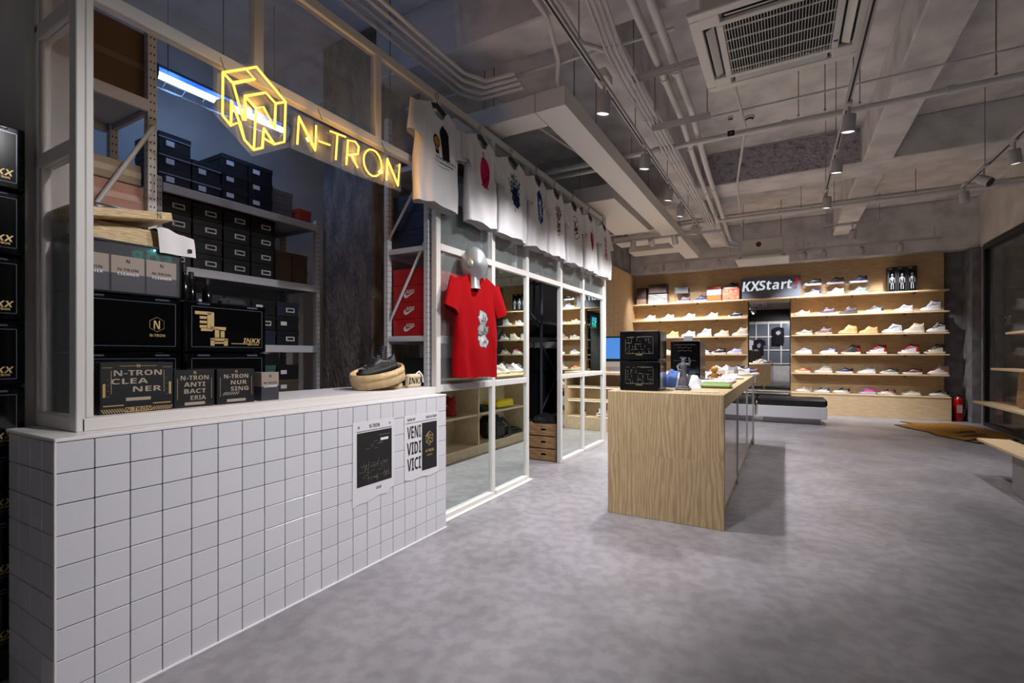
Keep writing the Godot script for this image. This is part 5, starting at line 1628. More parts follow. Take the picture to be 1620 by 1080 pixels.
func build_far_wall() -> void:
	wall_shelf("long oak shelf running the full width of the far wall above the mirror", -1.08, 4.52, 2.33, "")
	var nm := {1: "second", 2: "third", 3: "fourth", 4: "fifth"}
	var ys := {1: 1.95, 2: 1.565, 3: 1.18, 4: 0.81}
	for k in [1, 2, 3, 4]:
		wall_shelf("oak wall shelf right of the mirror, %s from the top" % nm[k], 2.11, 4.52, ys[k], "shelves right of the mirror")
		wall_shelf("oak wall shelf left of the mirror, %s from the top" % nm[k], -1.08, 1.31, ys[k], "shelves left of the mirror")
	for q in [[2.11, 4.54, "right"], [-1.08, 1.31, "left"]]:
		var b := thing("shelf_plinth", "low oak plinth box under the shelves %s of the mirror" % q[2], "plinth", P((q[0] + q[1]) / 2, 0, 10.66))
		bx("front_board", Vector3(0, 0.2, 0.12), Vector3(q[1] - q[0], 0.4, 0.02), M.wood_shelf, b, 0.003)
		bx("top_board", Vector3(0, 0.412, 0), Vector3(q[1] - q[0], 0.025, 0.27), M.wood_shelf, b, 0.003)
		for sg in [-1.0, 1.0]:
			bx("end_board", Vector3(sg * ((q[1] - q[0]) / 2 - 0.01), 0.2, -0.01), Vector3(0.02, 0.4, 0.24), M.wood_shelf, b, 0.003)
	var rows := {
		"r1": [["pink", "low", 2.29], ["plum", "mid", 2.70], ["black", "mid", 3.06], ["white black", "mid", 3.46], ["white", "mid", 3.89], ["white", "high", 4.28]],
		"r2": [["olive", "low", 2.33], ["maroon", "mid", 2.65], ["tan", "high", 3.05], ["tan", "mid", 3.37], ["white", "high", 3.73], ["cream", "high", 4.04], ["white black", "high", 4.37]],
		"r3": [["white", "mid", 2.32], ["white navy", "mid", 2.74], ["black red", "high", 3.10], ["white red", "high", 3.50], ["white red", "high", 3.97], ["cream black", "high", 4.34]],
		"r4": [["orange", "low", 2.31], ["cream", "high", 2.65], ["navy", "low", 3.0], ["white", "mid", 3.34], ["green", "low", 3.69], ["burgundy", "low", 4.02], ["blush", "high", 4.39]],
		"r5": [["blush", "low", 2.33], ["white teal", "low", 2.62], ["white black", "low", 2.95], ["pink blue", "mid", 3.35], ["white red", "low", 3.65], ["cream", "low", 4.0], ["white black", "low", 4.40]],
		"l1": [["cream", "mid", -0.73], ["white", "mid", -0.32], ["white", "mid", 0.13], ["cream", "mid", 0.60], ["black white", "mid", 1.07]],
		"l2": [["olive", "low", -0.7], ["yellow", "mid", -0.22], ["white", "mid", 0.13], ["white", "high", 0.46], ["cream", "mid", 0.81], ["cream", "high", 1.17]],
		"l3": [["cream", "low", -0.33], ["white", "low", 0.06], ["white black", "low", 0.45], ["black white", "mid", 0.75], ["lavender", "mid", 1.06]],
		"l4": [["white", "low", 0.3], ["white red", "low", 0.72], ["navy", "mid", 1.12]],
	}
	var where := {"r1": ["second", "right"], "r2": ["third", "right"], "r3": ["fourth", "right"], "r4": ["fifth", "right"], "r5": ["bottom", "right"], "l1": ["second", "left"], "l2": ["third", "left"], "l3": ["fourth", "left"], "l4": ["fifth", "left"]}
	var look := {"low": "low-cut", "mid": "mid-cut", "high": "high-top"}
	var lev := {"1": 1.951, "2": 1.566, "3": 1.181, "4": 0.811, "5": 0.4255}
	for r in rows:
		for q in rows[r]:
			var lab: String = "%s %s sneaker on the %s shelf down %s of the mirror" % [String(q[0]).replace(" ", " and "), look[q[1]], where[r][0], where[r][1]]
			if where[r][0] == "bottom":
				lab = "%s %s sneaker on the plinth right of the mirror" % [String(q[0]).replace(" ", " and "), look[q[1]]]
			var sh := shoe(q[1], palette(q[0]), P(q[2], lev[String(r).right(1)], 10.66), 0.12 * sin(q[2] * 9.0), lab, "sneakers on the far wall")
			if q[1] == "high":
				sh.scale = Vector3.ONE * 1.06
	# top shelf goods
	var y := 2.331
	var t := thing("book_stack", "dark stacked collector boxes at the left end of the top shelf", "box", P(-0.89, y, 10.66))
	bx("lower_box", Vector3(0, 0.06, 0), Vector3(0.22, 0.12, 0.2), paint(Color(0.5, 0.4, 0.33)), t, 0.004)
	bx("upper_box", Vector3(0, 0.25, 0), Vector3(0.22, 0.26, 0.2), paint(Color(0.2, 0.13, 0.12)), t, 0.004)
	t = thing("striped_box_stack", "stack of thin striped cases with a dark maroon box on top", "box", P(-0.52, y, 10.66))
	bx("bottom_case", Vector3(0, 0.04, 0), Vector3(0.42, 0.08, 0.2), paint(Color(0.62, 0.56, 0.55)), t, 0.004)
	for k in 4:
		bx("thin_case", Vector3(0, 0.098 + k * 0.034, 0), Vector3(0.42, 0.02, 0.2), paint(Color(0.6, 0.58, 0.58)), t, 0.003)
		bx("gap_strip", Vector3(0, 0.115 + k * 0.034, 0), Vector3(0.4, 0.014, 0.19), M.black_matte, t, 0.001)
	bx("maroon_box", Vector3(0, 0.34, 0), Vector3(0.4, 0.2, 0.2), paint(Color(0.22, 0.12, 0.1)), t, 0.004)
	clear_box("clear shoe box with a plum runner on the top shelf", P(0.02, y, 10.66), "plum", 0.36)
	clear_box("clear shoe box with a blue marbled runner on the top shelf", P(0.38, y, 10.66), "navy", 0.33)
	t = thing("shoe_box", "grey shoebox on the clear box of the plum runner", "box", P(0.0, y + 0.2, 10.66))
	bx("base", Vector3(0, 0.05, 0), Vector3(0.28, 0.1, 0.2), paint(Color(0.3, 0.31, 0.32)), t, 0.003)
	bx("lid", Vector3(0, 0.12, 0), Vector3(0.285, 0.04, 0.205), paint(Color(0.36, 0.37, 0.38)), t, 0.003)
	t = thing("shoe_box", "white and orange shoebox with a dark red lid on the top shelf", "box", P(0.67, y, 10.66))
	bx("base", Vector3(0, 0.06, 0), Vector3(0.29, 0.12, 0.2), paint(Color(0.75, 0.32, 0.08)), t, 0.01)
	bx("white_band", Vector3(0, 0.18, 0), Vector3(0.29, 0.12, 0.2), paint(Color(0.74, 0.68, 0.68)), t, 0.004)
	bx("lid", Vector3(0, 0.27, 0), Vector3(0.28, 0.06, 0.2), paint(Color(0.42, 0.08, 0.08)), t, 0.01)
	t = thing("shoe_box", "coral patterned shoebox under a dark red shoe beside the name board", "box", P(1.0, y, 10.66))
	bx("base", Vector3(0, 0.12, 0), Vector3(0.33, 0.24, 0.2), paint(Color(0.76, 0.38, 0.28)), t, 0.004)
	var rg := RandomNumberGenerator.new()
	rg.seed = 31
	for k in 20:
		bx("pattern_patch", Vector3(rg.randf_range(-0.14, 0.14), rg.randf_range(0.02, 0.22), 0.1005), Vector3(rg.randf_range(0.015, 0.04), rg.randf_range(0.01, 0.03), 0.001), paint([Color(0.85, 0.55, 0.3), Color(0.6, 0.2, 0.2), Color(0.85, 0.7, 0.62)][k % 3]), t, 0)
	shoe("mid", palette("black red"), P(1.0, y + 0.2405, 10.66), 0.1, "dark red sneaker on the coral patterned shoebox", "")
	clear_box("clear shoe box with a white runner, lower block right of the name board", P(2.48, y, 10.66), "white navy", 0.34)
	clear_box("clear shoe box with a cream runner, lower middle of the block", P(2.85, y, 10.66), "cream", 0.34)
	clear_box("clear shoe box with a grey runner, lower right of the block", P(3.22, y, 10.66), "green", 0.34)
	clear_box("clear shoe box with a black low sneaker, upper left of the block", P(2.48, y + 0.206, 10.66), "black white", 0.34)
	clear_box("clear shoe box with a black marbled sneaker, upper middle of the block", P(2.85, y + 0.206, 10.66), "plum", 0.34)
	clear_box("clear shoe box with a navy sneaker, upper right of the block", P(3.22, y + 0.206, 10.66), "navy", 0.34)
	var pack: Node3D
	for k in 3:
		var p := P(3.72 + k * 0.145, y, 10.66)
		if k == 0:
			pack = thing("figure_pack", "tall black toy pack with a clear window on the top shelf", "pack", p, 0, "tall black packs on the top shelf")
			bx("pack_body", Vector3(0, 0.225, 0), Vector3(0.14, 0.45, 0.16), M.black_box, pack, 0.003)
			bx("window", Vector3(0, 0.2, 0.081), Vector3(0.09, 0.36, 0.002), M.black_gloss, pack, 0)
			lathe("robot_head", [V2(0, 0.28), V2(0.02, 0.285), V2(0.022, 0.31), V2(0.012, 0.335), V2(0, 0.338)], M.silver_paint, pack, 12, Vector3(0, 0, 0.07))
			lathe("robot_torso", [V2(0.012, 0.16), V2(0.018, 0.2), V2(0.03, 0.26), V2(0.012, 0.28)], M.silver_paint, pack, 12, Vector3(0, 0, 0.07))
			for sg in [-1.0, 1.0]:
				tube("robot_leg", [Vector3(sg * 0.01, 0.16, 0.08), Vector3(sg * 0.016, 0.1, 0.085), Vector3(sg * 0.016, 0.04, 0.085)], 0.008, M.silver_paint, pack, 8)
				tube("robot_arm", [Vector3(sg * 0.03, 0.255, 0.08), Vector3(sg * 0.036, 0.2, 0.085), Vector3(sg * 0.032, 0.16, 0.088)], 0.006, M.silver_paint, pack, 8)
			bx("pack_mark", Vector3(-0.03, 0.42, 0.081), Vector3(0.05, 0.022, 0.001), paint(Color(0.75, 0.55, 0.5)), pack, 0)
		else:
			copy(pack, p, 0)
	# mirror and benches
	var o := setting("trim_1", "tall wall mirror between the two sets of shelves")
	rng_box("mirror_pane", 1.335, 2.085, 0.42, 2.3, 10.85, 10.86, M.mirror_clear, o, 0)
	rng_box("mirror_base", 1.32, 2.1, 0.0, 0.42, 10.8, 10.9, M.wood_wall, o, 0)
	t = thing("low_bench", "black cushioned block seat below the wall mirror", "bench", P(1.71, 0, 10.5))
	bx("seat_base", Vector3(0, 0.12, 0), Vector3(0.76, 0.24, 0.4), M.white_plastic, t, 0.01)
	bx("cushion", Vector3(0, 0.33, 0), Vector3(0.76, 0.18, 0.4), M.leather, t, 0.03)
	for k in 2:
		t = thing("cushion_bench", ["black leather bench on a white base, nearer the glazed counter", "black leather bench on a white base, nearer the oak shelves"][k], "bench", P([1.03, 2.09][k], 0, 9.1), 0, "leather benches")
		bx("recess_base", Vector3(0, 0.05, 0), Vector3(0.86, 0.1, 0.34), paint(Color(0.7, 0.7, 0.72), 0.35), t, 0.003)
		bx("white_base", Vector3(0, 0.2, 0), Vector3(1.02, 0.2, 0.6), paint(Color(0.7, 0.7, 0.72), 0.35), t, 0.006)
		bx("cushion", Vector3(0, 0.365, 0), Vector3(1.03, 0.13, 0.61), M.leather, t, 0.03)
		for j in 3:
			lathe("tuft_button", [V2(0.012, 0), V2(0.012, 0.003), V2(0, 0.006)], M.leather, t, 10, Vector3(-0.3 + j * 0.3, 0.43, 0))
	tag(put("bench_connector", box_mesh(Vector3(0.02, 0.2, 0.5), 0.002), M.chrome), "thin steel connector strip between the two leather benches", "connector").position = P(1.56, 0.2, 9.1)
	# extinguisher
	t = thing("fire_extinguisher", "red fire extinguisher standing by the far wall corner", "fire extinguisher", P(4.66, 0, 10.66))
	lathe("cylinder", [V2(0, 0), V2(0.068, 0), V2(0.07, 0.01), V2(0.07, 0.36), V2(0.05, 0.41), V2(0.02, 0.43), V2(0.02, 0.45)], paint(Color(0.62, 0.03, 0.05), 0.25), t, 24)
	bx("label_sheet", Vector3(0, 0.22, 0.0685), Vector3(0.075, 0.14, 0.004), paint(Color(0.75, 0.6, 0.58)), t, 0)
	bx("valve", Vector3(0, 0.46, 0), Vector3(0.03, 0.03, 0.05), M.black_matte, t, 0.004)
	bx("handle", Vector3(0, 0.49, 0.02), Vector3(0.016, 0.012, 0.11), M.chrome, t, 0.003)
	tube("hose", [Vector3(0.02, 0.46, 0), Vector3(0.07, 0.47, 0.02), Vector3(0.085, 0.38, 0.03), Vector3(0.078, 0.2, 0.03)], 0.009, M.black_matte, t, 8)
	# rug
	t = thing("cutout_rug", "mustard yellow cut-out rug with black markings near the shop window", "rug", P(4.05, 0.0, 9.0))
	var pl := []
	for q in [[3.58, 9.5], [3.85, 9.75], [3.75, 10.1], [4.05, 9.95], [4.4, 10.2], [4.65, 9.95], [4.8, 9.3], [4.78, 8.5], [4.5, 8.0], [4.2, 7.9], [4.05, 8.2], [3.9, 8.45], [3.86, 8.8], [3.7, 9.1]]:
		pl.append(V2(q[0] - 4.05, q[1] - 9.0))
	var under := slab("border", pl, 0.0, 0.008, M.black_matte, t)
	under.rotation.x = -PI / 2
	var inner := []
	for p in pl:
		inner.append(p * 0.94 + V2(0.01, 0))
	var pile := slab("pile", inner, 0.008, 0.014, M.rug_yellow, t)
	pile.rotation.x = -PI / 2
	for k in 9:
		var st2 := bx("black_marking", P(4.3 + 0.05 * (k % 3), 0.0155, 8.15 + k * 0.12) - t.position, Vector3(0.5 - 0.03 * k, 0.003, 0.035), M.black_matte, t, 0)
		st2.rotation.y = 0.5 + 0.15 * (k % 3)

func clear_box(label: String, at: Vector3, pal: String, w: float) -> void:
	var t := thing("clear_shoe_box", label, "clear box", at, 0, "clear shoe boxes on the top shelf")
	for q in [["bottom", Vector3(0, 0.002, 0), Vector3(w, 0.004, 0.2)], ["top", Vector3(0, 0.198, 0), Vector3(w, 0.004, 0.2)], ["side", Vector3(-w / 2, 0.1, 0), Vector3(0.004, 0.196, 0.2)], ["side", Vector3(w / 2, 0.1, 0), Vector3(0.004, 0.196, 0.2)]]:
		bx(q[0], q[1], q[2], M.acrylic, t, 0)
	shoe("mid" if w > 0.32 else "low", palette(pal), at + Vector3(0, 0.0045, 0), 0.05, "sneaker shut in the " + label.replace("clear shoe box with ", "box of "), "shoes in clear boxes")

func build_right_side() -> void:
	var t := thing("plank_bench", "pale wood plank bench on a grey block near the window", "bench", P(3.8, 0, 4.4))
	rng_box("plank", 3.62, 3.86, 0.335, 0.36, 3.0, 5.7, M.wood_shelf, t, 0.003)
	rng_box("block", 3.66, 4.0, 0.0, 0.335, 3.1, 5.0, paint(Color(0.55, 0.53, 0.52), 0.7), t, 0.006)
	t = thing("step_display", "stepped oak display stand with three long boards along the window", "display stand", P(4.35, 0, 6.6))
	for q in [[0.55, 8.1, 4.2, 4.55], [1.0, 7.75, 4.28, 4.52], [1.44, 7.42, 4.32, 4.5]]:
		rng_box("board", q[2], q[3], q[0] - 0.028, q[0], 4.6, q[1], M.wood_shelf, t, 0.003)
	bx("leaning_board", P(4.36, 0.76, 7.05) - t.position, Vector3(0.03, 0.42, 0.2), M.crate_wood, t, 0.003).rotation.x = 0.2
	for z in [4.9, 6.3]:
		var s := st()
		slab_into(s, [V2(-0.17, 0), V2(0.2, 0), V2(0.14, 1.41), V2(-0.02, 1.41)], -0.012, 0.012)
		var o := put("support_panel", s, M.wood_wall, t)
		o.position = P(4.35, 0, z) - t.position
	shoe("low", palette("plum"), P(4.38, 0.551, 6.6), 1.2, "plum runner on the low board of the window display stand", "window display shoes")
	shoe("mid", palette("white"), P(4.4, 1.001, 6.4), 1.2, "white sneaker on the middle board of the window display stand", "window display shoes")
	# hung vest and small goods by the entrance, seen in the far mirror
	var o := shirt("black_vest", "black sleeveless top hung on the entrance wall panes", 9, Color(0.08, 0.08, 0.1), P(1.75, 2.55, -3.24), PI, "", 81, 0.23, 0.75, false)
	o.set_meta("category", "vest")
	shirt("white_blouse", "white short-sleeved blouse hung on the entrance wall", 10, Color(0.8, 0.78, 0.79), P(0.45, 2.0, -3.22), PI, "", 83, 0.2, 0.5)
	shirt("patterned_dress", "dark patterned dress hung on the entrance wall beside the white blouse", 9, Color(0.12, 0.09, 0.13), P(0.95, 2.0, -3.22), PI, "", 84, 0.19, 0.85)
	for x in [0.45, 0.95]:
		hanger("black hanger holding the %s" % ("white blouse" if x < 0.7 else "patterned dress"), P(x, 2.0, -3.22), PI, "entrance wall hangers", M.black_matte)
	hanger("black hanger holding the black sleeveless top", P(1.75, 2.55, -3.24), PI, "", M.black_matte)

func ac_cassette(label: String, at: Vector3, w: float) -> Node3D:
	var t := thing("ceiling_cassette", label, "air conditioner", at)
	var P1: Material = M.white_plastic
	bx("casing", Vector3(0, 0.16, 0), Vector3(w * 0.86, 0.26, w * 0.86), M.duct, t, 0.01)
	var h := w / 2
	var gi := w * 0.31
	var so := w * 0.43
	# panel of four sides around grille and slots
	for q in [[0.0, h - 0.5 * (h - so), w, h - so], [0.0, -(h - 0.5 * (h - so)), w, h - so]]:
		bx("panel", Vector3(q[0], 0.015, q[1]), Vector3(q[2], 0.03, q[3]), P1, t, 0.006)
		bx("panel", Vector3(q[1], 0.015, 0), Vector3(q[3], 0.03, so * 2), P1, t, 0.006)
	for sg in [-1.0, 1.0]:
		bx("panel_inner", Vector3(0, 0.015, sg * (gi + 0.02)), Vector3(gi * 2 + 0.08, 0.03, 0.04), P1, t, 0.004)
		bx("panel_inner", Vector3(sg * (gi + 0.02), 0.015, 0), Vector3(0.04, 0.03, gi * 2), P1, t, 0.004)
		# louvres
		bx("slot_recess", Vector3(0, 0.028, sg * (so + gi + 0.04) / 2), Vector3(gi * 2, 0.01, so - gi - 0.04), M.ac_dark, t, 0)
		bx("slot_recess", Vector3(sg * (so + gi + 0.04) / 2, 0.028, 0), Vector3(so - gi - 0.04, 0.01, gi * 2), M.ac_dark, t, 0)
		var l1 := bx("louvre", Vector3(0, 0.012, sg * (so + gi + 0.04) / 2), Vector3(gi * 1.9, 0.006, so - gi - 0.065), P1, t, 0.002)
		l1.rotation.x = 0.5 * sg
		var l2 := bx("louvre", Vector3(sg * (so + gi + 0.04) / 2, 0.012, 0), Vector3(so - gi - 0.065, 0.006, gi * 1.9), P1, t, 0.002)
		l2.rotation.z = -0.5 * sg
		for e in [-1.0, 1.0]:
			bx("corner_cover", Vector3(sg * (gi + so + 0.02) / 2, 0.015, e * (gi + so + 0.02) / 2), Vector3(so - gi, 0.03, so - gi), P1, t, 0.006)
	bx("grille_back", Vector3(0, 0.028, 0), Vector3(gi * 2, 0.01, gi * 2), M.ac_dark, t, 0)
	var n := 36
	for k in n:
		bx("grille_slat", Vector3(-gi + (k + 0.5) * 2.0 * gi / n, 0.008, 0), Vector3(0.0035, 0.014, gi * 2), P1, t, 0)
	for k in 5:
		bx("grille_bar", Vector3(0, 0.005, -gi + (k + 0.5) * 2.0 * gi / 5.0), Vector3(gi * 2, 0.006, 0.008), P1, t, 0)
	bx("maker_badge", Vector3(gi + 0.02, -0.001, -gi * 0.7), Vector3(0.024, 0.002, 0.018), paint(Color(0.12, 0.2, 0.42)), t, 0.0005)
	for sx in [-1.0, 1.0]:
		for sz in [-1.0, 1.0]:
			tube("hanger_bolt", [Vector3(sx * w * 0.4, 0.25, sz * w * 0.4), Vector3(sx * w * 0.4, 3.9 - at.y, sz * w * 0.4)], 0.006, M.galvanised, t, 6)
	return t

func duct_piece(called: String, x0: float, x1: float, y0: float, y1: float, z0: float, z1: float, label: String, group := "") -> Node3D:
	var t := thing(called, label, "duct", P((x0 + x1) / 2, y0, (z0 + z1) / 2), 0, group)
	rng_box("duct_body", x0, x1, y0 + 0.004, y1, z0, z1, M.duct, t, 0.004)
	rng_box("duct_underside", x0, x1, y0, y0 + 0.004, z0, z1, M.duct, t, 0.001)
	return t

func build_services() -> void:
	ac_cassette("large square ceiling air conditioner panel above the entrance end", P(1.96, 3.2, 2.93), 0.97)
	# fan coil near the far wall
	var t := thing("fan_coil", "white ceiling air conditioner with red round badge before the far wall", "air conditioner", P(1.64, 2.88, 9.3))
	bx("casing", Vector3(0, 0.2, 0), Vector3(0.68, 0.3, 0.6), M.white_plastic, t, 0.01)
	bx("panel", Vector3(0, 0.015, 0), Vector3(0.86, 0.06, 0.8), M.white_plastic, t, 0.015)
	lathe("badge", [V2(0, 0), V2(0.045, 0), V2(0.045, 0.006), V2(0, 0.006)], paint(Color(0.4, 0.16, 0.16)), t, 20, Vector3(-0.05, 0.25, 0.3)).rotation.x = PI / 2
	for sg in [-1.0, 1.0]:
		for k in 3:
			bx("louvre_mark", Vector3(sg * 0.34 + 0.02 * (k - 1), 0.015, 0.402), Vector3(0.008, 0.035, 0.002), M.black_matte, t, 0)
		tube("hanger_bolt", [Vector3(sg * 0.3, 0.35, 0.2), Vector3(sg * 0.3, 1.04, 0.2)], 0.006, M.galvanised, t, 6)
	# ducts
	duct_piece("cable_duct", 0.3, 0.55, 3.05, 3.2, 2.75, 4.5, "flat pale duct running along the ceiling from its elbow above the shirts", "ceiling duct sections")
	duct_piece("cable_duct", 0.3, 0.55, 3.05, 3.2, 4.505, 6.6, "second length of the flat pale ceiling duct past the elbow", "ceiling duct sections")
	duct_piece("cable_duct", 0.3, 0.55, 3.05, 3.2, 6.605, 9.3, "last length of the flat pale ceiling duct towards the far wall", "ceiling duct sections")
	duct_piece("cable_duct", -0.6, 0.295, 3.05, 3.2, 2.75, 3.0, "short branch of the flat duct leaving the elbow over the partition", "ceiling duct sections")
	duct_piece("fan_box", -0.3, 0.22, 3.03, 3.22, 5.0, 6.75, "wide pale ceiling box beside the flat duct")
	for z in [7.6, 8.5]:
		duct_piece("ceiling_tray", -0.6, 0.28, 3.12, 3.2, z, z + 0.45, "pale cable tray panel %s" % ("beyond the wide ceiling box" if z < 8 else "next to the oak wall's track"), "cable tray panels")
	# hanging rods of the ducts
	for q in [[0.32, 3.5], [0.53, 3.5], [0.32, 5.4], [0.53, 5.4], [0.32, 7.4], [0.53, 7.4], [-0.2, 2.8], [-0.2, 2.95], [-0.25, 5.1], [0.17, 6.6]]:
		rod(P(q[0], 3.2, q[1]), 3.9, "thin threaded rod holding the pale ceiling ducts")
	# pipes along the shop
	var pm: Material = M.pipe_paint
	pipe("thick white pipe running the length of the ceiling towards the far air conditioner", [P(1.2, 3.3, -1.5), P(1.18, 3.3, 3.9), P(1.12, 3.28, 5.3), P(1.06, 3.24, 8.4), P(1.1, 3.12, 8.75), P(1.28, 3.1, 8.95)], 0.026, pm, "thick ceiling pipes", 12)
	pipe("second thick white pipe beside the first towards the far air conditioner", [P(1.29, 3.34, -1.5), P(1.27, 3.34, 3.9), P(1.21, 3.32, 5.3), P(1.14, 3.28, 8.45), P(1.16, 3.2, 8.7), P(1.28, 3.18, 9.0)], 0.03, pm, "thick ceiling pipes", 12)
	for k in 4:
		var dx := 0.034 * k
		pipe("thin white conduit dipping beside the near beam, %s from the lighting track" % ["first", "second", "third", "fourth"][k], [P(0.925 + dx, 3.38, -1.4), P(0.925 + dx, 3.38, 2.15), P(0.925 + dx, 3.24, 2.6), P(0.925 + dx, 3.22, 3.1), P(0.925 + dx, 3.22, 8.6)], 0.011, pm, "bundled conduits", 8)
	for k in 4:
		pipe("thin conduit above the partition head rail, %s from the stock room" % ["first", "second", "third", "fourth"][k], [P(-0.24 + 0.055 * k, 3.22 + 0.01 * k, 0.3), P(-0.24 + 0.055 * k, 3.22 + 0.01 * k, 2.5 - 0.06 * k), P(-0.14 + 0.05 * k, 3.22 + 0.01 * k, 2.64 - 0.05 * k), P(0.25, 3.22 + 0.01 * k, 2.66 - 0.05 * k)], 0.014, pm, "conduits above the head rail", 8)
	pipe("bent conduit dropping from the near beam to the duct elbow", [P(0.62, 3.43, 1.2), P(0.62, 3.4, 2.3), P(0.56, 3.3, 2.6), P(0.5, 3.24, 2.72), P(0.46, 3.21, 2.86)], 0.016, pm)
	pipe("conduit curving over the near beam beside the bundle", [P(0.72, 3.42, 0.6), P(0.73, 3.4, 2.2), P(0.78, 3.3, 2.5), P(0.9, 3.28, 2.62)], 0.018, pm)
	# cross pipes
	pipe("white sprinkler main crossing the ceiling in mid shop", [P(-2.0, 3.26, 4.42), P(4.85, 3.26, 4.42)], 0.027, pm, "cross pipes", 12)
	pipe("thin conduit crossing the ceiling before the sprinkler main", [P(1.0, 3.42, 4.3), P(4.85, 3.42, 4.3)], 0.009, pm, "cross pipes", 8)
	pipe("white conduit crossing before the far beam", [P(-1.0, 3.25, 7.5), P(4.85, 3.25, 7.5)], 0.028, pm, "far cross pipes", 10)
	pipe("second white conduit crossing before the far beam", [P(-1.0, 3.33, 7.6), P(4.85, 3.33, 7.6)], 0.022, pm, "far cross pipes", 10)
	pipe("thin conduit crossing above the duct elbow", [P(-0.9, 3.32, 2.62), P(1.35, 3.34, 2.72)], 0.012, pm, "cross pipes", 8)
	pipe("slim pipe crossing behind the wide ceiling box", [P(-0.9, 3.2, 4.48), P(0.29, 3.2, 4.48)], 0.02, pm, "cross pipes", 8)
	pipe("slim pipe pair running back beside the cassette", [P(1.62, 3.4, 3.5), P(1.66, 3.38, 4.6), P(1.46, 3.36, 6.2), P(1.36, 3.34, 8.4)], 0.012, pm)
	pipe("thin diagonal conduit across the stock room ceiling edge", [P(-0.35, 3.5, 2.9), P(0.0, 3.42, 4.6)], 0.01, pm)
	# steel channels
	for q in [[0.97, 1.5, 3.28, 3.02, "steel channel above the bundle near the cassette"], [0.97, 1.45, 3.2, 3.72, "steel channel carrying the pipes behind the first spotlight"]]:
		t = thing("strut_channel", q[4], "channel", P((q[0] + q[1]) / 2, q[2] - 0.03, q[3]))
		bx("web", Vector3(0, 0.018, 0), Vector3(q[1] - q[0], 0.006, 0.042), M.galvanised, t, 0.001)
		for sg in [-1.0, 1.0]:
			bx("flange", Vector3(0, 0, sg * 0.02), Vector3(q[1] - q[0], 0.04, 0.004), M.pipe_paint, t, 0.001)
		for sg in [-0.9, 0.9]:
			tube("rod", [Vector3((q[1] - q[0]) / 2 * sg, 0.02, 0), Vector3((q[1] - q[0]) / 2 * sg, 3.9 - q[2] + 0.03, 0)], 0.005, M.galvanised, t, 6)
	t = thing("junction_box", "small white junction box on the conduit bundle", "junction box", P(0.78, 3.25, 2.95))
	bx("box_body", Vector3(0, 0.035, 0), Vector3(0.1, 0.07, 0.16), M.white_plastic, t, 0.006)
	bx("knockout", Vector3(0, -0.001, 0.04), Vector3(0.02, 0.002, 0.02), M.ac_dark, t, 0)
	bx("knockout", Vector3(0, -0.001, -0.04), Vector3(0.02, 0.002, 0.02), M.ac_dark, t, 0)
	for q in [[1.64, 5.55, "white smoke detector on the ceiling slab", 0.055], [1.45, 5.45, "small sensor beside the smoke detector", 0.03]]:
		t = thing("smoke_detector", q[2], "detector", P(q[0], 3.9, q[1]))
		lathe("dome", [V2(0, -0.045), V2(q[3] * 0.6, -0.042), V2(q[3] * 0.8, -0.025), V2(q[3], -0.02), V2(q[3], -0.001)], M.white_plastic, t, 20)
		lathe("vent_ring", [V2(q[3] * 0.62, -0.041), V2(q[3] * 0.84, -0.03)], M.ac_dark, t, 20)
	t = thing("pipe_clamp_box", "tiny black clamp on the sprinkler main", "clamp", P(1.55, 3.262, 4.386))
	bx("clamp", Vector3(0, 0, 0), Vector3(0.06, 0.05, 0.02), M.black_matte, t, 0.004)
	bx("screw", Vector3(0, 0, 0.011), Vector3(0.012, 0.012, 0.004), M.galvanised, t, 0.001)
	for q in [[2.1, 4.42], [2.3, 4.42], [2.55, 4.42], [3.4, 4.42], [4.2, 4.42], [2.2, 7.55], [2.6, 7.55], [3.5, 7.55]]:
		rod(P(q[0], 3.3, q[1]), 3.9, "thin threaded rod holding the cross pipes")
	# tracks
	for q in [[0.88, -2.0, 7.2, "white lighting track over the counter"], [2.41, -2.0, 6.3, "white lighting track beside the cassette"], [3.76, 0.5, 6.7, "white lighting track along the window side"]]:
		t = thing("lighting_track", q[3], "lighting track", P(q[0], 3.06, (q[1] + q[2]) / 2))
		rng_box("track_rail", q[0] - 0.018, q[0] + 0.018, 3.06, 3.09, q[1], q[2], M.lamp_body, t, 0.003)
		rng_box("track_groove", q[0] - 0.006, q[0] + 0.006, 3.058, 3.0605, q[1], q[2], M.ac_dark, t, 0)
		var z: float = q[1] + 0.3
		while z < q[2]:
			tube("suspension", [P(q[0], 3.09, z) - t.position, P(q[0], 3.46 if q[0] < 1.0 else 3.9, z) - t.position], 0.004, M.galvanised, t, 6)
			z += 1.3
	for q in [[-0.85, 1.2, 7.0, "white cross track near the far end of the counter"], [-0.85, 1.15, 9.98, "white track before the oak wall, left of the air conditioner"], [2.2, 4.3, 9.98, "white track before the oak wall, right of the air conditioner"], [2.5, 3.2, 7.9, "short white track under the far beam"]]:
		t = thing("lighting_track", q[3], "lighting track", P((q[0] + q[1]) / 2, (2.965 if q[2] < 7.5 else 3.06) if q[2] < 9 else 3.13, q[2]))
		bx("track_rail", Vector3(0, 0.015, 0), Vector3(q[1] - q[0], 0.03, 0.036), M.lamp_body, t, 0.003)
		bx("track_groove", Vector3(0, -0.0005, 0), Vector3(q[1] - q[0], 0.002, 0.012), M.ac_dark, t, 0)
		for sg in [-0.9, 0.9]:
			tube("suspension", [Vector3((q[1] - q[0]) / 2 * sg, 0.03, 0), Vector3((q[1] - q[0]) / 2 * sg, 0.4 if q[2] < 9 else 0.2, 0)], 0.004, M.galvanised, t, 6)

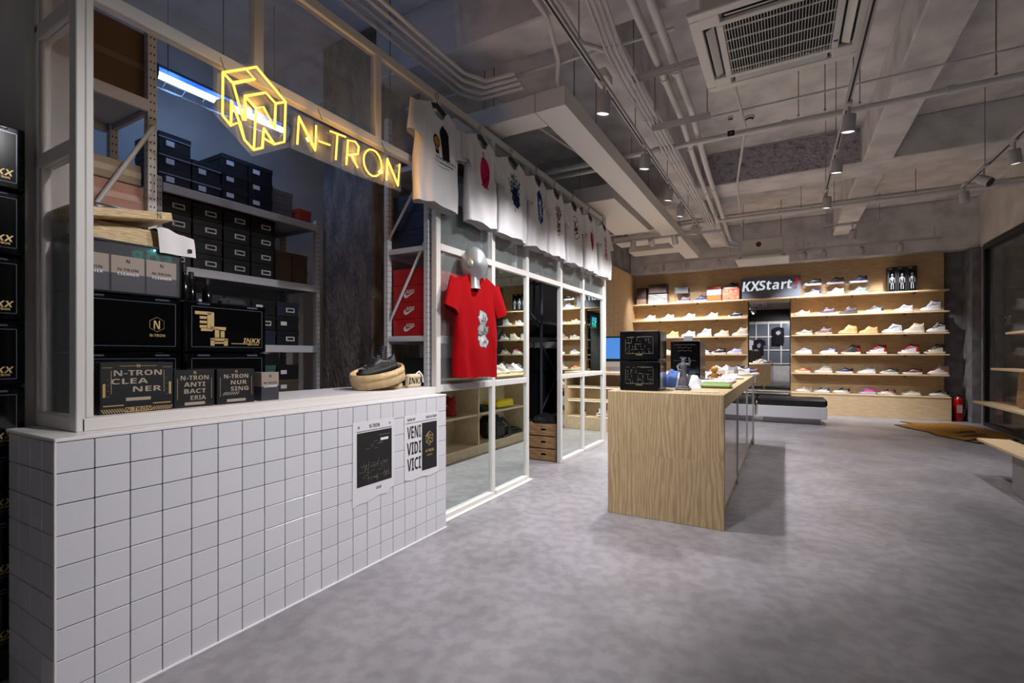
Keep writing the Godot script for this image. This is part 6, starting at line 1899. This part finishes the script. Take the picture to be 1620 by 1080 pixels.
func build_spots() -> void:
	var g0 := "spotlights over the counter track"
	var names := ["first", "second", "third", "fourth", "fifth"]
	var k := 0
	for z in [2.65, 3.8, 4.83, 5.52, 6.53]:
		spotlight(P(0.88, 2.85, z), P(0.35 + 0.1 * (k % 2), 0, z + 0.3), "lit white spotlight over the counter, %s from the big cassette" % names[k], g0, true, E_MID, 57.0)
		k += 1
	spotlight(P(0.88, 2.85, 0.35), P(1.25, 0.4, 2.85), "lit white spotlight over the entrance end of the counter track, tilted at the counter", g0, true, E_FACE, 25.0)
	spotlight(P(0.88, 2.85, 1.15), P(1.0, 0, 1.55), "lit white spotlight over the entrance end of the counter track, facing down", g0, true, E_NEAR, 52.0)
	k = 0
	for z in [3.83, 4.77, 6.0]:
		spotlight(P(2.41, 2.85, z), P(2.2, 0, z + 0.3), "lit white spotlight on the cassette side track, %s from the cassette" % names[k], "spotlights on the cassette side track", true, E_RIGHT, 52.0)
		k += 1
	for z in [0.5, 1.6]:
		spotlight(P(2.41, 2.85, z), P(0.0, 0.62, z + 0.1), "lit white spotlight on the cassette side track near the entrance", "spotlights on the cassette side track", true, E_TILE, 39.0)
	spotlight(P(2.41, 2.85, -1.6), P(1.6, 1.2, -3.4), "lit white spotlight on the cassette side track facing the entrance wall", "spotlights on the cassette side track", true, 9.0, 50.0)
	spotlight(P(3.74, 2.85, 6.53), P(4.1, 0.0, 6.9), "lit white spotlight at the far end of the window side track", "spotlights on the window side track", true, E_WIN, 34.0)
	spotlight(P(3.75, 2.85, 5.8), P(4.5, 2.0, 4.9), "unlit looking spotlight turned away on the window side track", "spotlights on the window side track", false)
	spotlight(P(3.77, 2.85, 5.29), P(4.1, 0.0, 5.6), "lit white spotlight in the middle of the window side track", "spotlights on the window side track", true, E_WIN, 34.0)
	spotlight(P(2.84, 2.85, 7.9), P(2.5, 0.2, 9.6), "lit white spotlight on the short track under the far beam", "", true, E_MID, 36.0)
	spotlight(P(0.55, 2.85, 7.0), P(0.9, 0.0, 8.4), "lit white spotlight on the cross track, on the counter side", "spotlights on the cross track", true, E_MID, 52.0, 0.046, 0.03)
	spotlight(P(-0.1, 2.85, 7.0), P(-0.3, 0.6, 7.6), "lit white spotlight on the cross track above the cash desk", "spotlights on the cross track", true, E_MID, 52.0, 0.046, 0.03)
	spotlight(P(0.2, 2.88, 7.0), P(0.2, 1.5, 9.5), "unlit spotlight between the two lit ones on the cross track", "spotlights on the cross track", false, 0.0, 30.0, 0.046, 0.03)
	k = 0
	for x in [-0.64, -0.24, 0.23, 0.84, 2.32, 2.63, 3.19, 3.74]:
		spotlight(P(x, 2.97, 9.98), P(x * 0.96 + 0.1, 1.2, 10.75), "small white spotlight aimed at the oak shelves, %s along the far tracks" % ["first", "second", "third", "fourth", "fifth", "sixth", "seventh", "last"][k], "far wall spotlights", true, E_WALL, 44.0, 0.042, 0.06)
		k += 1

const E_FACE := 4.4
const E_MID := 4.6
const E_RIGHT := 1.5
const E_TILE := 4.4
const E_NEAR := 0.7
const E_WIN := 2.6
const E_WALL := 3.4

func _ready() -> void:
	build_view()
	rng.seed = 7
	make_materials()
	mat("frame_dark", Color(0.09, 0.085, 0.09), 0.4)
	mat("case_edge", Color(0.32, 0.34, 0.4), 0.15, 0.3)
	mat("beige_print", Color(0.6, 0.55, 0.48), 0.6)
	mat("red_print", Color(0.62, 0.03, 0.08), 0.5)
	mat("leather", Color(0.045, 0.042, 0.045), 0.35)
	mat("rug_yellow", Color(0.55, 0.38, 0.07), 0.95)
	mat("lamp_blue", Color(0.25, 0.45, 0.75), 0.3)
	mat("mirror_clear", Color(0.92, 0.92, 0.91), 0.01, 1.0)
	glow("sign_white", Color(0.95, 0.97, 1.0), 0.75)
	glow("sign_red", Color(0.75, 0.03, 0.08), 0.5)
	glow("neon_blue", Color(0.3, 0.85, 1.0), 1.3)
	glow("neon_cyan", Color(0.2, 0.95, 0.8), 1.2)
	glow("neon", Color(1.0, 0.8, 0.36), 1.7)
	glow("lens_on", Color(1.0, 0.97, 0.93), 3.0)
	mat("lens_off", Color(0.3, 0.3, 0.3), 0.2)
	glow("tube_on", Color(0.85, 0.93, 1.0), 2.5)
	glow("led_on", Color(1.0, 0.96, 0.9), 1.6)
	glow("screen_on", Color(0.3, 0.6, 0.95), 0.8)
	build_shell()
	build_tiled_wall()
	build_partition()
	build_services()
	build_spots()
	build_signs()
	build_counter()
	build_far_wall()
	build_store_room()
	build_shirts()
	build_right_side()
